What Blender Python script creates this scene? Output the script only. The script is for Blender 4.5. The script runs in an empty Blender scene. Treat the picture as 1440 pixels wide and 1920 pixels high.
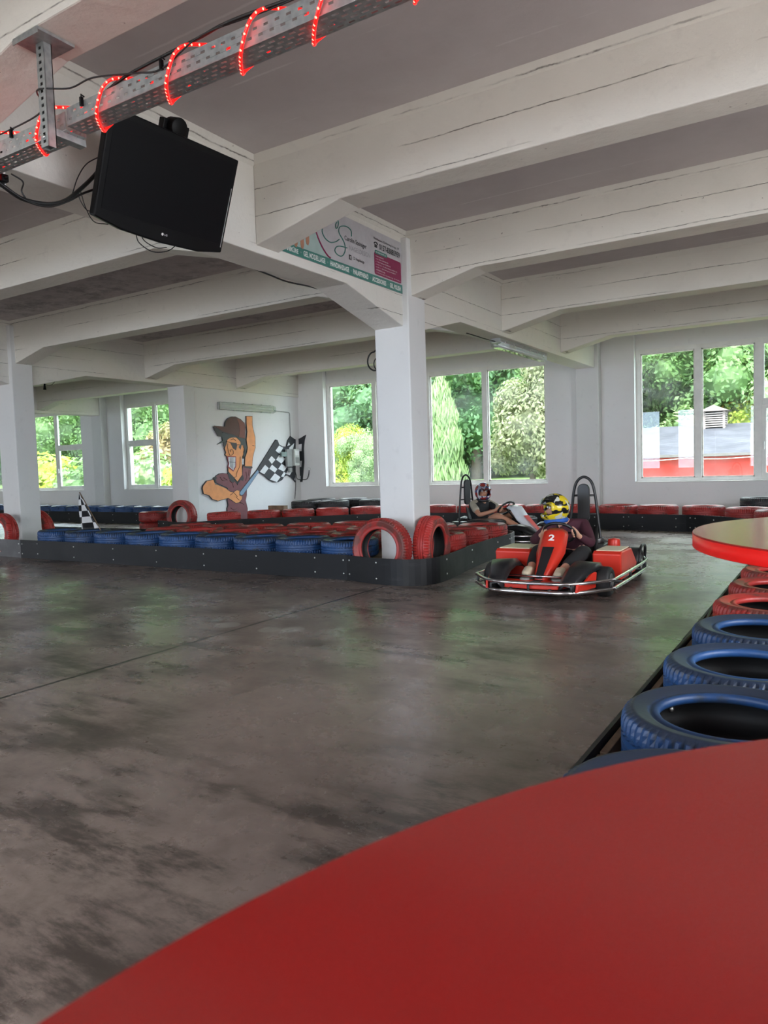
import bpy, bmesh, math, random
from mathutils import Vector, Matrix, noise
random.seed(7)
PI = math.pi
S = bpy.context.scene
COL = S.collection
# ------------------------------------------------------------------ camera, world, sun, exposure
cam_d = bpy.data.cameras.new('camera'); cam = bpy.data.objects.new('camera', cam_d); COL.objects.link(cam)
yaw, pit, rol = -0.55885922, -0.0616146511, -0.0307781460
W = Vector((math.sin(yaw)*math.cos(pit), math.cos(yaw)*math.cos(pit), math.sin(pit)))
R0 = Vector((math.cos(yaw), -math.sin(yaw), 0)); U0 = R0.cross(W)
R = R0*math.cos(rol)+U0*math.sin(rol); U = -R0*math.sin(rol)+U0*math.cos(rol)
M = Matrix((R, U, -W)).transposed().to_4x4(); M.translation = (0, 0, 1.1)
cam.matrix_world = M
cam_d.sensor_fit = 'VERTICAL'; cam_d.sensor_height = 36; cam_d.lens = 36*1380/1920
cam_d.clip_start = .02; cam_d.clip_end = 400
S.camera = cam
cam_d.dof.use_dof = True; cam_d.dof.focus_distance = 7.5; cam_d.dof.aperture_fstop = 13
wd = bpy.data.worlds.new('overcast_sky'); S.world = wd; wd.use_nodes = True
nt = wd.node_tree; bg = nt.nodes['Background']
tc = nt.nodes.new('ShaderNodeTexCoord'); ns = nt.nodes.new('ShaderNodeTexNoise'); ns.inputs['Scale'].default_value = 2.2; ns.inputs['Detail'].default_value = 5
cr = nt.nodes.new('ShaderNodeValToRGB'); cr.color_ramp.elements[0].position = .35; cr.color_ramp.elements[1].position = .65
cr.color_ramp.elements[0].color = (.62, .78, 1, 1); cr.color_ramp.elements[1].color = (1, .99, .97, 1)
nt.links.new(tc.outputs['Generated'], ns.inputs['Vector']); nt.links.new(ns.outputs['Fac'], cr.inputs['Fac']); nt.links.new(cr.outputs['Color'], bg.inputs['Color'])
bg.inputs['Strength'].default_value = 5.0
sd = bpy.data.lights.new('hazy_sun', 'SUN'); sd.energy = 5.0; sd.angle = math.radians(12); sd.color = (1, .96, .88)
so = bpy.data.objects.new('hazy_sun', sd); COL.objects.link(so); so.rotation_euler = (math.radians(38), 0, math.radians(25)); so.location = (10, -30, 40)
def portal(x0, x1, y, z0, z1, inward):          # marks a window opening for the sky light
    l = bpy.data.lights.new('window_daylight', 'AREA'); l.shape = 'RECTANGLE'; l.size = abs(x1-x0); l.size_y = z1-z0
    l.cycles.is_portal = True
    o = bpy.data.objects.new('window_daylight', l); COL.objects.link(o)
    return o, l
S.view_settings.view_transform = 'Standard'; S.view_settings.look = 'None'; S.view_settings.gamma = 1
S.view_settings.use_curve_mapping = False; S.view_settings.exposure = 1.3
WIN = [(-9.6, -4.58), (-3.03, 2.04), (-16.27, -11.2), (-23.0, -17.97)]      # north window openings
for a, b in WIN:
    o, l = portal(a, b, 13.2, .69, 2.95, -1); o.location = ((a+b)/2, 13.3, 1.82); o.rotation_euler = (-PI/2, 0, 0)
SWIN = [(-23.0, -17.9), (-9.6, -4.58), (-3.03, 2.04)]
for a, b in SWIN:
    o, l = portal(a, b, -5, .69, 3.0, 1); o.location = ((a+b)/2, -5.3, 1.85); o.rotation_euler = (PI/2, 0, 0)
EWIN = [(.6, 5.2)]
for a, b in EWIN:
    o, l = portal(a, b, 0, .69, 3.0, 1); o.location = (3.6, (a+b)/2, 1.85); o.rotation_euler = (PI/2, 0, PI/2)
# ------------------------------------------------------------------ helpers
def tag(o, label=None, cat=None, group=None, kind=None):
    if label: o['label'] = label
    if cat: o['category'] = cat
    if group: o['group'] = group
    if kind: o['kind'] = kind
    return o
def empty(name, loc=(0, 0, 0), rz=0, label=None, cat=None, group=None, kind=None):
    o = bpy.data.objects.new(name, None); COL.objects.link(o); o.location = loc; o.rotation_euler = (0, 0, rz); o.empty_display_size = .1
    return tag(o, label, cat, group, kind)
class MB:
    def __init__(s): s.v = []; s.f = []; s.m = []; s.sm = []
    def add(s, vs, fs, mi=0, smooth=False):
        k = len(s.v); s.v += [tuple(v) for v in vs]
        for f in fs: s.f.append([k+i for i in f]); s.m.append(mi); s.sm.append(smooth)
        return s
    def box(s, a, b, mi=0, mat=None):
        x0, y0, z0 = a; x1, y1, z1 = b
        vs = [(x, y, z) for x in (x0, x1) for y in (y0, y1) for z in (z0, z1)]
        if mat: vs = [mat @ Vector(v) for v in vs]
        return s.add(vs, [(0, 1, 3, 2), (4, 6, 7, 5), (0, 4, 5, 1), (2, 3, 7, 6), (0, 2, 6, 4), (1, 5, 7, 3)], mi)
    def prism(s, poly, lo, hi, f, mi=0):          # poly of 2-D points, f(u,v,h)->xyz
        n = len(poly)
        vs = [f(u, v, lo) for u, v in poly]+[f(u, v, hi) for u, v in poly]
        fs = [list(range(n))[::-1], list(range(n, 2*n))]+[(i, (i+1) % n, n+(i+1) % n, n+i) for i in range(n)]
        return s.add(vs, fs, mi)
    def tube(s, pts, r, seg=8, mi=0, closed=False, cap=True):
        pts = [Vector(p) for p in pts]; n = len(pts)
        rr = r if isinstance(r, (list, tuple)) else [r]*n
        vs = []; prev = None
        for i, p in enumerate(pts):
            if closed: d = pts[(i+1) % n]-pts[i-1]
            else: d = pts[min(i+1, n-1)]-pts[max(i-1, 0)]
            d.normalize()
            if prev is None:
                a = Vector((0, 0, 1)) if abs(d.z) < .9 else Vector((1, 0, 0))
            else: a = prev
            u = (a-d*a.dot(d)).normalized(); prev = u; w = d.cross(u)
            for k in range(seg):
                t = 2*PI*k/seg; vs.append(p+(u*math.cos(t)+w*math.sin(t))*rr[i])
        fs = []
        for i in range(n if closed else n-1):
            j = (i+1) % n
            for k in range(seg):
                l = (k+1) % seg; fs.append((i*seg+k, i*seg+l, j*seg+l, j*seg+k))
        if cap and not closed: fs += [list(range(seg))[::-1], [(n-1)*seg+k for k in range(seg)]]
        return s.add(vs, fs, mi, True)
    def lathe(s, prof, seg, mi=0, mat=None, smooth=True, closed=False):
        n = len(prof); vs = []
        for k in range(seg):
            t = 2*PI*k/seg
            for r, z in prof:
                v = Vector((r*math.cos(t), r*math.sin(t), z)); vs.append(mat @ v if mat else v)
        fs = []
        for k in range(seg):
            l = (k+1) % seg
            for i in range(n if closed else n-1):
                j = (i+1) % n; fs.append((k*n+i, l*n+i, l*n+j, k*n+j))
        if not closed:
            if prof[0][0] > 1e-5: fs.append([k*n for k in range(seg)][::-1])
            if prof[-1][0] > 1e-5: fs.append([k*n+n-1 for k in range(seg)])
        return s.add(vs, fs, mi, smooth)
    def ball(s, c, r, seg=12, ring=8, mi=0, sc=(1, 1, 1)):
        c = Vector(c); prof = [(max(1e-6, math.sin(PI*i/ring))*r, -math.cos(PI*i/ring)*r) for i in range(ring+1)]
        mt = Matrix.Translation(c) @ Matrix.Diagonal((*sc, 1)); return s.lathe(prof, seg, mi, mt)
    def mesh(s, name, mats):
        me = bpy.data.meshes.new(name); me.from_pydata(s.v, [], s.f); me.update()
        for m in (mats if isinstance(mats, (list, tuple)) else [mats]): me.materials.append(m)
        me.polygons.foreach_set('material_index', s.m); me.polygons.foreach_set('use_smooth', s.sm)
        bm = bmesh.new(); bm.from_mesh(me); bmesh.ops.remove_doubles(bm, verts=bm.verts, dist=1e-5); bmesh.ops.recalc_face_normals(bm, faces=bm.faces); bm.to_mesh(me); bm.free()
        return me
    def build(s, name, mats, parent=None, bevel=0, loc=None):
        o = bpy.data.objects.new(name, s.mesh(name, mats)); COL.objects.link(o); o.parent = parent
        if loc: o.location = loc
        if bevel:
            b = o.modifiers.new('bevel', 'BEVEL'); b.width = bevel; b.segments = 2; b.limit_method = 'ANGLE'; b.angle_limit = math.radians(40)
        return o
def struct(o, label=None): o['kind'] = 'structure'; return tag(o, label)
def inst(me, name, parent=None, loc=(0, 0, 0), rot=(0, 0, 0), sc=(1, 1, 1)):
    o = bpy.data.objects.new(name, me); COL.objects.link(o); o.parent = parent; o.location = loc; o.rotation_euler = rot; o.scale = sc
    return o
def bez(pts, n=8):            # smooth line through points (Catmull-Rom)
    P = [Vector(p) for p in pts]; P = [P[0]*2-P[1]]+P+[P[-1]*2-P[-2]]; out = []
    for i in range(1, len(P)-2):
        for k in range(n):
            t = k/n; a, b, c, d = P[i-1:i+3]
            out.append(.5*((2*b)+(c-a)*t+(2*a-5*b+4*c-d)*t*t+(3*b-a-3*c+d)*t**3))
    out.append(P[-2]); return out
# ------------------------------------------------------------------ materials
class NG:
    def __init__(s, name):
        s.m = bpy.data.materials.new(name); s.m.use_nodes = True; s.t = s.m.node_tree; s.p = s.t.nodes['Principled BSDF']
    def n(s, typ, **kw):
        x = s.t.nodes.new('ShaderNode'+typ)
        for k, v in kw.items():
            if k in ('operation', 'blend_type', 'data_type', 'feature', 'noise_dimensions', 'wave_type', 'bands_direction', 'distance'): setattr(x, k, v)
            else:
                i = x.inputs[int(k[1:])] if k[0] == '_' and k[1:].isdigit() else x.inputs[k.replace('_', ' ')]
                if hasattr(v, 'links') or isinstance(v, bpy.types.NodeSocket): s.t.links.new(v, i)
                else: i.default_value = v
        return x
    def math(s, op, a, b=None, c=None, clamp=False):
        x = s.t.nodes.new('ShaderNodeMath'); x.operation = op; x.use_clamp = clamp
        for i, v in enumerate((a, b, c)):
            if v is None: continue
            if isinstance(v, bpy.types.NodeSocket): s.t.links.new(v, x.inputs[i])
            else: x.inputs[i].default_value = v
        return x.outputs[0]
    def mix(s, fac, a, b):
        x = s.t.nodes.new('ShaderNodeMix'); x.data_type = 'RGBA'
        for i, v in ((0, fac), (6, a), (7, b)):
            if isinstance(v, bpy.types.NodeSocket): s.t.links.new(v, x.inputs[i])
            else: x.inputs[i].default_value = (*v, 1) if isinstance(v, (tuple, list)) and len(v) == 3 else v
        return x.outputs[2]
    def coord(s, scale=(1, 1, 1), which='Object'):
        t = s.t.nodes.new('ShaderNodeTexCoord'); m = s.t.nodes.new('ShaderNodeMapping'); m.inputs['Scale'].default_value = scale
        s.t.links.new(t.outputs[which], m.inputs['Vector']); return m.outputs[0]
    def noise(s, vec, scale, detail=4, rough=.55):
        x = s.t.nodes.new('ShaderNodeTexNoise'); x.inputs['Scale'].default_value = scale; x.inputs['Detail'].default_value = detail; x.inputs['Roughness'].default_value = rough
        s.t.links.new(vec, x.inputs['Vector']); return x.outputs['Fac']
    def step(s, v, lo, hi):
        x = s.t.nodes.new('ShaderNodeMapRange'); x.interpolation_type = 'SMOOTHSTEP'
        s.t.links.new(v, x.inputs[0]); x.inputs[1].default_value = lo; x.inputs[2].default_value = hi; return x.outputs[0]
    def set(s, **kw):
        for k, v in kw.items():
            i = s.p.inputs[k.replace('_', ' ')]
            if isinstance(v, bpy.types.NodeSocket): s.t.links.new(v, i)
            else: i.default_value = (*v, 1) if isinstance(v, (tuple, list)) and len(v) == 3 else v
        return s
    def bump(s, h, strength=.3, dist=.01):
        b = s.t.nodes.new('ShaderNodeBump'); b.inputs['Strength'].default_value = strength; b.inputs['Distance'].default_value = dist
        s.t.links.new(h, b.inputs['Height']); s.t.links.new(b.outputs[0], s.p.inputs['Normal']); return s
def simple(name, col, rough=.5, metal=0, var=.12, sc=6, bump=0, **kw):
    g = NG(name); c = g.coord(); n = g.noise(c, sc, 5)
    dk = tuple(max(0, x*(1-var)) for x in col); lt = tuple(min(1, x*(1+var)) for x in col)
    g.set(Base_Color=g.mix(g.step(n, .3, .7), dk, lt), Roughness=rough, Metallic=metal, **kw)
    if bump: g.bump(g.noise(c, sc*8, 3), bump, .004)
    return g.m
def concrete_paint(name, axis, base=(.78, .765, .735)):
    g = NG(name); c = g.coord()
    big = g.noise(c, .8, 5); fine = g.noise(c, 9, 6)
    col = g.mix(g.step(big, .25, .75), tuple(x*.93 for x in base), base)
    col = g.mix(g.math('MULTIPLY', g.step(fine, .58, .75), .18), col, tuple(x*.62 for x in base))
    st = (1, 1, 1)
    if axis is not None:
        sc = [3, 3, 3]; sc[axis] = .28
        lc = g.coord(tuple(sc)); lw = g.noise(lc, 1.6, 4)
        t = g.t.nodes.new('ShaderNodeTexCoord'); sp = g.t.nodes.new('ShaderNodeSeparateXYZ'); g.t.links.new(t.outputs['Object'], sp.inputs[0])
        ww = g.noise(g.coord(), 2.5, 6, .7)
        zz = g.math('ADD', sp.outputs[2], g.math('MULTIPLY', g.math('SUBTRACT', ww, .5), .035))
        fr = g.math('ABSOLUTE', g.math('SUBTRACT', g.math('FRACT', g.math('DIVIDE', zz, .19)), .5))
        ln = g.math('SUBTRACT', 1, g.step(fr, .003, .026))
        ln = g.math('MULTIPLY', ln, g.step(lw, .47, .54)); ln = g.math('MULTIPLY', ln, g.math('ADD', .35, g.math('MULTIPLY', g.step(g.noise(g.coord(), 14, 3), .4, .6), .65)))
        col = g.mix(g.math('MULTIPLY', ln, .85), col, (.16, .14, .12))
        sp2 = g.noise(g.coord(), 26, 2); col = g.mix(g.math('MULTIPLY', g.step(sp2, .74, .78), .7), col, (.2, .17, .14))
        g.bump(g.math('ADD', g.math('MULTIPLY', g.noise(g.coord(), 3.5, 8, .65), 1.6), g.math('SUBTRACT', fine, g.math('MULTIPLY', ln, 1.2))), .5, .015)
    else: g.bump(fine, .25, .006)
    g.set(Base_Color=col, Roughness=.75)
    return g.m
M_rib = concrete_paint('white_painted_concrete_rib', 0, (.76, .725, .655))
M_beam = concrete_paint('white_painted_concrete_beam', 1, (.76, .73, .67))
M_col = concrete_paint('white_painted_concrete_column', None, (.72, .72, .71))
M_wall = concrete_paint('white_painted_plaster', None, (.80, .79, .79))
M_slab = concrete_paint('painted_slab', None, (.55, .495, .485))
g = NG('sooty_painted_slab'); c = g.coord(); t_ = g.t.nodes.new('ShaderNodeTexCoord'); sp = g.t.nodes.new('ShaderNodeSeparateXYZ'); g.t.links.new(t_.outputs['Object'], sp.inputs[0])
n1 = g.noise(c, .9, 9, .7); n2 = g.noise(c, 5, 8, .75); left = g.math('SUBTRACT', 1, g.step(sp.outputs[0], -6.0, -3.6))
col = g.mix(g.step(n1, .3, .7), (.50, .45, .44), (.57, .52, .51))
col = g.mix(g.math('MULTIPLY', left, g.math('MULTIPLY', g.step(n1, .40, .62), g.step(n2, .38, .62))), col, (.27, .245, .24))
sm_ = g.math('ABSOLUTE', g.math('SUBTRACT', g.math('FRACT', g.math('DIVIDE', g.math('ADD', sp.outputs[1], g.math('MULTIPLY', n2, .03)), .52)), .5))
col = g.mix(g.math('MULTIPLY', g.math('MULTIPLY', g.math('SUBTRACT', 1, g.step(sm_, .006, .022)), g.step(g.noise(g.coord((.5, 4, 1)), 2.2, 5), .5, .58)), .4), col, (.78, .75, .72))
g.set(Base_Color=col, Roughness=.8); g.bump(n2, .3, .008); M_slab = g.m
def floor_mat():
    g = NG('worn_concrete_floor'); c = g.coord()
    a = g.noise(c, .35, 6, .6); b = g.noise(c, 1.6, 9, .68); d = g.noise(c, 14, 8, .75); e = g.noise(c, 60, 4, .7)
    near = g.t.nodes.new('ShaderNodeTexCoord'); sp = g.t.nodes.new('ShaderNodeSeparateXYZ'); g.t.links.new(near.outputs['Object'], sp.inputs[0])
    col = g.mix(g.step(a, .30, .70), (.190, .146, .126), (.300, .240, .208))
    col = g.mix(g.math('MULTIPLY', g.step(b, .46, .72), .60), col, (.070, .052, .045))
    col = g.mix(g.math('MULTIPLY', g.step(d, .42, .72), .40), col, (.085, .066, .056))
    mp = g.t.nodes.new('ShaderNodeMapping'); mp.inputs['Rotation'].default_value = (0, 0, .55); mp.inputs['Scale'].default_value = (1.0, 3.4, 1); g.t.links.new(c, mp.inputs['Vector'])
    st = g.noise(mp.outputs[0], 1.5, 10, .74); st2 = g.noise(c, .55, 3)
    col = g.mix(g.math('MULTIPLY', g.math('MULTIPLY', g.step(st, .46, .60), g.step(st2, .38, .54)), .80), col, (.045, .036, .031))
    col = g.mix(g.math('MULTIPLY', g.step(e, .62, .80), .28), col, (.30, .26, .23))
    sk = g.noise(g.coord((7, .5, 1)), 1.2, 7, .75); col = g.mix(g.math('MULTIPLY', g.step(sk, .60, .70), .35), col, (.045, .036, .032))
    lt = g.noise(mp.outputs[0], .9, 5, .6); col = g.mix(g.math('MULTIPLY', g.step(lt, .60, .74), .35), col, (.26, .24, .205))
    fl = g.noise(c, 30, 2); col = g.mix(g.step(fl, .775, .79), col, (.45, .43, .39))
    # expansion joint
    w = g.noise(c, 6, 3); jx = g.math('ABSOLUTE', g.math('ADD', sp.outputs[0], g.math('ADD', 3.58, g.math('MULTIPLY', g.math('SUBTRACT', w, .5), .02))))
    jn = g.math('SUBTRACT', 1, g.step(jx, .007, .018)); col = g.mix(jn, col, (.012, .010, .009))
    for px_, py_, r_ in ((-3.75, 3.82, .10), (-3.21, 3.91, .09), (-3.36, 3.83, .085)):
        dx = g.math('SUBTRACT', sp.outputs[0], px_); dy = g.math('SUBTRACT', sp.outputs[1], py_)
        dd = g.math('SQRT', g.math('ADD', g.math('MULTIPLY', dx, dx), g.math('MULTIPLY', dy, dy)))
        dd = g.math('ADD', dd, g.math('MULTIPLY', g.math('SUBTRACT', g.noise(c, 7, 3), .5), .07))
        col = g.mix(g.math('MULTIPLY', g.math('SUBTRACT', 1, g.step(dd, r_-.012, r_)), .6), col, (.34, .32, .29))
    rg = g.math('ADD', .16, g.math('MULTIPLY', g.step(b, .35, .7), .18)); rg = g.math('ADD', rg, g.math('MULTIPLY', d, .12))
    g.set(Base_Color=col, Roughness=rg, Specular_IOR_Level=.55)
    g.bump(g.math('ADD', g.math('MULTIPLY', d, .7), g.math('MULTIPLY', g.math('SUBTRACT', 1, jn), .6)), .10, .003)
    return g.m
M_floor = floor_mat()
def tyre_mat(name, col, worn, amt):
    g = NG(name); c = g.coord(); t = g.t.nodes.new('ShaderNodeTexCoord'); sp = g.t.nodes.new('ShaderNodeSeparateXYZ'); g.t.links.new(t.outputs['Object'], sp.inputs[0])
    oi = g.t.nodes.new('ShaderNodeObjectInfo')
    va = g.t.nodes.new('ShaderNodeVectorMath'); va.operation = 'ADD'; g.t.links.new(c, va.inputs[0])
    cv = g.t.nodes.new('ShaderNodeCombineXYZ'); g.t.links.new(g.math('MULTIPLY', oi.outputs['Random'], 50), cv.inputs[0]); g.t.links.new(cv.outputs[0], va.inputs[1])
    n = g.noise(va.outputs[0], 5, 7, .68)
    r = g.math('SQRT', g.math('ADD', g.math('POWER', sp.outputs[0], 2), g.math('POWER', sp.outputs[1], 2)))
    side = g.math('MULTIPLY', g.step(r, .205, .235), g.math('SUBTRACT', 1, g.step(r, .275, .30)))
    msk = g.step(g.math('ADD', n, g.math('MULTIPLY', side, amt)), .55, .68)
    cc = g.mix(oi.outputs['Random'], tuple(x*.75 for x in col), tuple(min(1, x*1.12) for x in col))
    base = g.mix(g.math('MULTIPLY', msk, .8), cc, worn)
    g.set(Base_Color=base, Roughness=g.math('ADD', .34, g.math('MULTIPLY', n, .25)), Specular_IOR_Level=.5)
    g.bump(g.noise(c, 60, 2), .15, .002)
    return g.m
M_blue = tyre_mat('blue_tyre_paint', (.014, .062, .19), (.020, .026, .033), .30)
M_red = tyre_mat('red_tyre_paint', (.40, .030, .025), (.085, .035, .028), .13)
M_blk = tyre_mat('black_tyre_rubber', (.022, .022, .024), (.05, .05, .05), .05)
M_rub = simple('tyre_inside_rubber', (.012, .012, .013), .6, sc=12)
M_belt = NG('black_conveyor_rubber')
_c = M_belt.coord(); _n = M_belt.noise(_c, 3, 8, .7); _s = M_belt.noise(M_belt.coord((1.2, 1.2, 9)), 3, 6, .7)
M_belt.set(Base_Color=M_belt.mix(M_belt.math('MULTIPLY', M_belt.step(_s, .58, .74), .14), M_belt.mix(_n, (.006, .006, .007), (.014, .015, .017)), (.13, .135, .14)), Roughness=M_belt.math('ADD', .32, M_belt.math('MULTIPLY', _n, .35)))
M_belt.set(Specular_IOR_Level=.3); M_belt.bump(_n, .15, .01); M_belt = M_belt.m
M_ply = simple('grey_plywood_board', (.13, .13, .135), .6, var=.25, sc=4)
M_wood = simple('raw_pallet_wood', (.20, .135, .085), .8, var=.35, sc=7, bump=.3)
M_bolt = simple('zinc_bolt', (.7, .7, .68), .35, 1)
M_galv = NG('galvanised_steel'); _c = M_galv.coord(); _v = M_galv.t.nodes.new('ShaderNodeTexVoronoi'); _v.inputs['Scale'].default_value = 40; M_galv.t.links.new(_c, _v.inputs['Vector'])
M_galv.set(Base_Color=M_galv.mix(_v.outputs['Distance'], (.30, .32, .32), (.46, .48, .47)), Roughness=.45, Metallic=.75); M_galv = M_galv.m
M_frame = simple('white_window_frame', (.78, .77, .74), .45, var=.05)
M_frameold = simple('worn_white_window_paint', (.72, .70, .66), .6, var=.15, sc=14)
M_black = simple('black_plastic', (.004, .004, .0045), .4, Specular_IOR_Level=.15)
M_cable = simple('black_cable', (.01, .01, .01), .45)
M_screen = simple('black_matte_screen', (.004, .004, .005), .38, var=.02, Specular_IOR_Level=.12)
M_white = simple('white_plastic', (.8, .8, .79), .4, var=.04)
M_grey = simple('grey_plastic', (.30, .31, .30), .5, var=.1)
M_redlam = NG('red_table_laminate'); _c = M_redlam.coord(); _n = M_redlam.noise(_c, 400, 2)
M_redlam.set(Base_Color=M_redlam.mix(_n, (.29, .009, .008), (.34, .012, .010)), Roughness=.19, Specular_IOR_Level=.5); M_redlam.bump(M_redlam.noise(_c, 500, 2), .08, .001); M_redlam = M_redlam.m
M_rededge = simple('bright_red_edge_band', (.75, .008, .006), .35, var=.03)
M_chrome = simple('chrome_steel', (.75, .75, .76), .18, 1, var=.03)
M_kred = simple('orange_red_kart_plastic', (.62, .032, .016), .35, var=.06)
M_cream = simple('cream_kart_plastic', (.78, .70, .50), .45, var=.05)
def glass(name, tint=(.93, .97, .96), dirt_haze=.06):
    m = bpy.data.materials.new(name); m.use_nodes = True; t = m.node_tree; t.nodes.clear()
    o = t.nodes.new('ShaderNodeOutputMaterial'); tr = t.nodes.new('ShaderNodeBsdfTransparent'); tr.inputs[0].default_value = (*tint, 1)
    gl = t.nodes.new('ShaderNodeBsdfGlossy'); gl.inputs['Roughness'].default_value = .0
    fr = t.nodes.new('ShaderNodeFresnel'); fr.inputs[0].default_value = 1.5
    ge = t.nodes.new('ShaderNodeNewGeometry'); io = t.nodes.new('ShaderNodeMapRange'); io.inputs[3].default_value = 1.5; io.inputs[4].default_value = 1/1.5; t.links.new(ge.outputs['Backfacing'], io.inputs[0]); t.links.new(io.outputs[0], fr.inputs[0])
    fm = t.nodes.new('ShaderNodeMath'); fm.operation = 'MULTIPLY'; fm.inputs[1].default_value = 1.0; fm.use_clamp = True; t.links.new(fr.outputs[0], fm.inputs[0])
    mx = t.nodes.new('ShaderNodeMixShader'); t.links.new(fm.outputs[0], mx.inputs[0]); t.links.new(tr.outputs[0], mx.inputs[1]); t.links.new(gl.outputs[0], mx.inputs[2])
    df = t.nodes.new('ShaderNodeBsdfDiffuse'); df.inputs[0].default_value = (.8, .85, .85, 1)
    nz = t.nodes.new('ShaderNodeTexNoise'); nz.inputs['Scale'].default_value = 1.6; nz.inputs['Detail'].default_value = 6
    tc_ = t.nodes.new('ShaderNodeTexCoord'); t.links.new(tc_.outputs['Object'], nz.inputs['Vector'])
    mr = t.nodes.new('ShaderNodeMapRange'); mr.inputs[1].default_value = .45; mr.inputs[2].default_value = .8; mr.inputs[4].default_value = dirt_haze*2.4; t.links.new(nz.outputs['Fac'], mr.inputs[0])
    m2 = t.nodes.new('ShaderNodeMixShader'); t.links.new(mr.outputs[0], m2.inputs[0]); t.links.new(mx.outputs[0], m2.inputs[1]); t.links.new(df.outputs[0], m2.inputs[2])
    t.links.new(m2.outputs[0], o.inputs[0]); return m
M_glass = glass('window_glass', dirt_haze=.09)  # dirt film strengthened to put a pale hazy veil into the glass colour
M_visor = glass('clear_visor', (.8, .82, .85), .1)
def emis(name, col, st):
    g = NG(name); g.set(Base_Color=col, Emission_Color=(*col, 1), Emission_Strength=st, Roughness=.3); return g.m
M_led = emis('glowing_red_led', (1, .03, .02), 14)
M_rope = NG('red_rope_light_tube'); M_rope.set(Base_Color=(.8, .01, .01), Roughness=.15, Emission_Color=(1, .01, .008, 1), Emission_Strength=.7); M_rope = M_rope.m
def flat(name, col, rough=.55): return simple(name, col, rough, var=.06, sc=9)
def leafmat(name, a, b):
    g = NG(name); c = g.coord(); n = g.noise(c, .9, 4); oi = g.t.nodes.new('ShaderNodeObjectInfo')
    wn = g.t.nodes.new('ShaderNodeTexNoise'); wn.inputs['Scale'].default_value = 5; g.t.links.new(c, wn.inputs['Vector'])
    f = g.math('ADD', g.math('MULTIPLY', g.step(n, .3, .7), .6), g.math('MULTIPLY', wn.outputs['Fac'], .4))
    col = g.mix(f, a, b)
    g.set(Base_Color=col, Roughness=.55)
    tr = g.t.nodes.new('ShaderNodeBsdfTranslucent'); g.t.links.new(g.mix(.4, col, (.45, .62, .18)), tr.inputs[0])
    mx = g.t.nodes.new('ShaderNodeMixShader'); mx.inputs[0].default_value = .35
    out = g.t.nodes['Material Output']; g.t.links.new(g.p.outputs[0], mx.inputs[1]); g.t.links.new(tr.outputs[0], mx.inputs[2]); g.t.links.new(mx.outputs[0], out.inputs[0])
    return g.m
# ------------------------------------------------------------------ the hall
MB().box((-24, -5.35, -.2), (3.65, 13.0, 0)).build('floor', M_floor)['kind'] = 'structure'
MB().box((-24.2, -5.4, 3.36), (3.8, 13.35, 3.6)).build('ceiling', M_slab)['kind'] = 'structure'
def wall_x(name, wins, yin, yout, x0, x1, zt, niche):      # wall running along x
    b = MB(); ws = sorted(wins); cur = x0; ym = yin+(.13 if yout > yin else -.13)
    for a, c in ws:
        b.box((cur, min(yin, yout), -.2), (a, max(yin, yout), 3.36)); cur = c
        b.box((a, min(yin, yout), -.2), (c, max(yin, yout), .69))
        b.box((a, min(ym, yout), zt), (c, max(ym, yout), 3.36))
    b.box((cur, min(yin, yout), -.2), (x1, max(yin, yout), 3.36))
    o = b.build(name, M_wall); o['kind'] = 'structure'; return o
wall_x('wall_north', WIN, 13.0, 13.35, -24, 3.65, 2.95, 1)
wall_x('wall_south', SWIN, -5.0, -5.35, -24, 3.65, 3.0, 1)
b = MB(); cur = -5.35
for a, c in EWIN:
    b.box((3.4, cur, -.2), (3.65, a, 3.36)); b.box((3.4, a, -.2), (3.65, c, .69)); b.box((3.4, a, 3.0), (3.65, c, 3.36)); cur = c
b.box((3.4, cur, -.2), (3.65, 13.35, 3.36)); b.build('wall_east', M_wall)['kind'] = 'structure'
MB().box((-24.2, -5.35, -.2), (-24, 13.35, 3.36)).build('wall_west', M_wall)['kind'] = 'structure'
# mural wall between the bays, below the main beam
MB().box((-10.58, 9.80, 0), (-10.30, 13.0, 2.689)).build('wall_mural', M_wall)['kind'] = 'structure'
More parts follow.
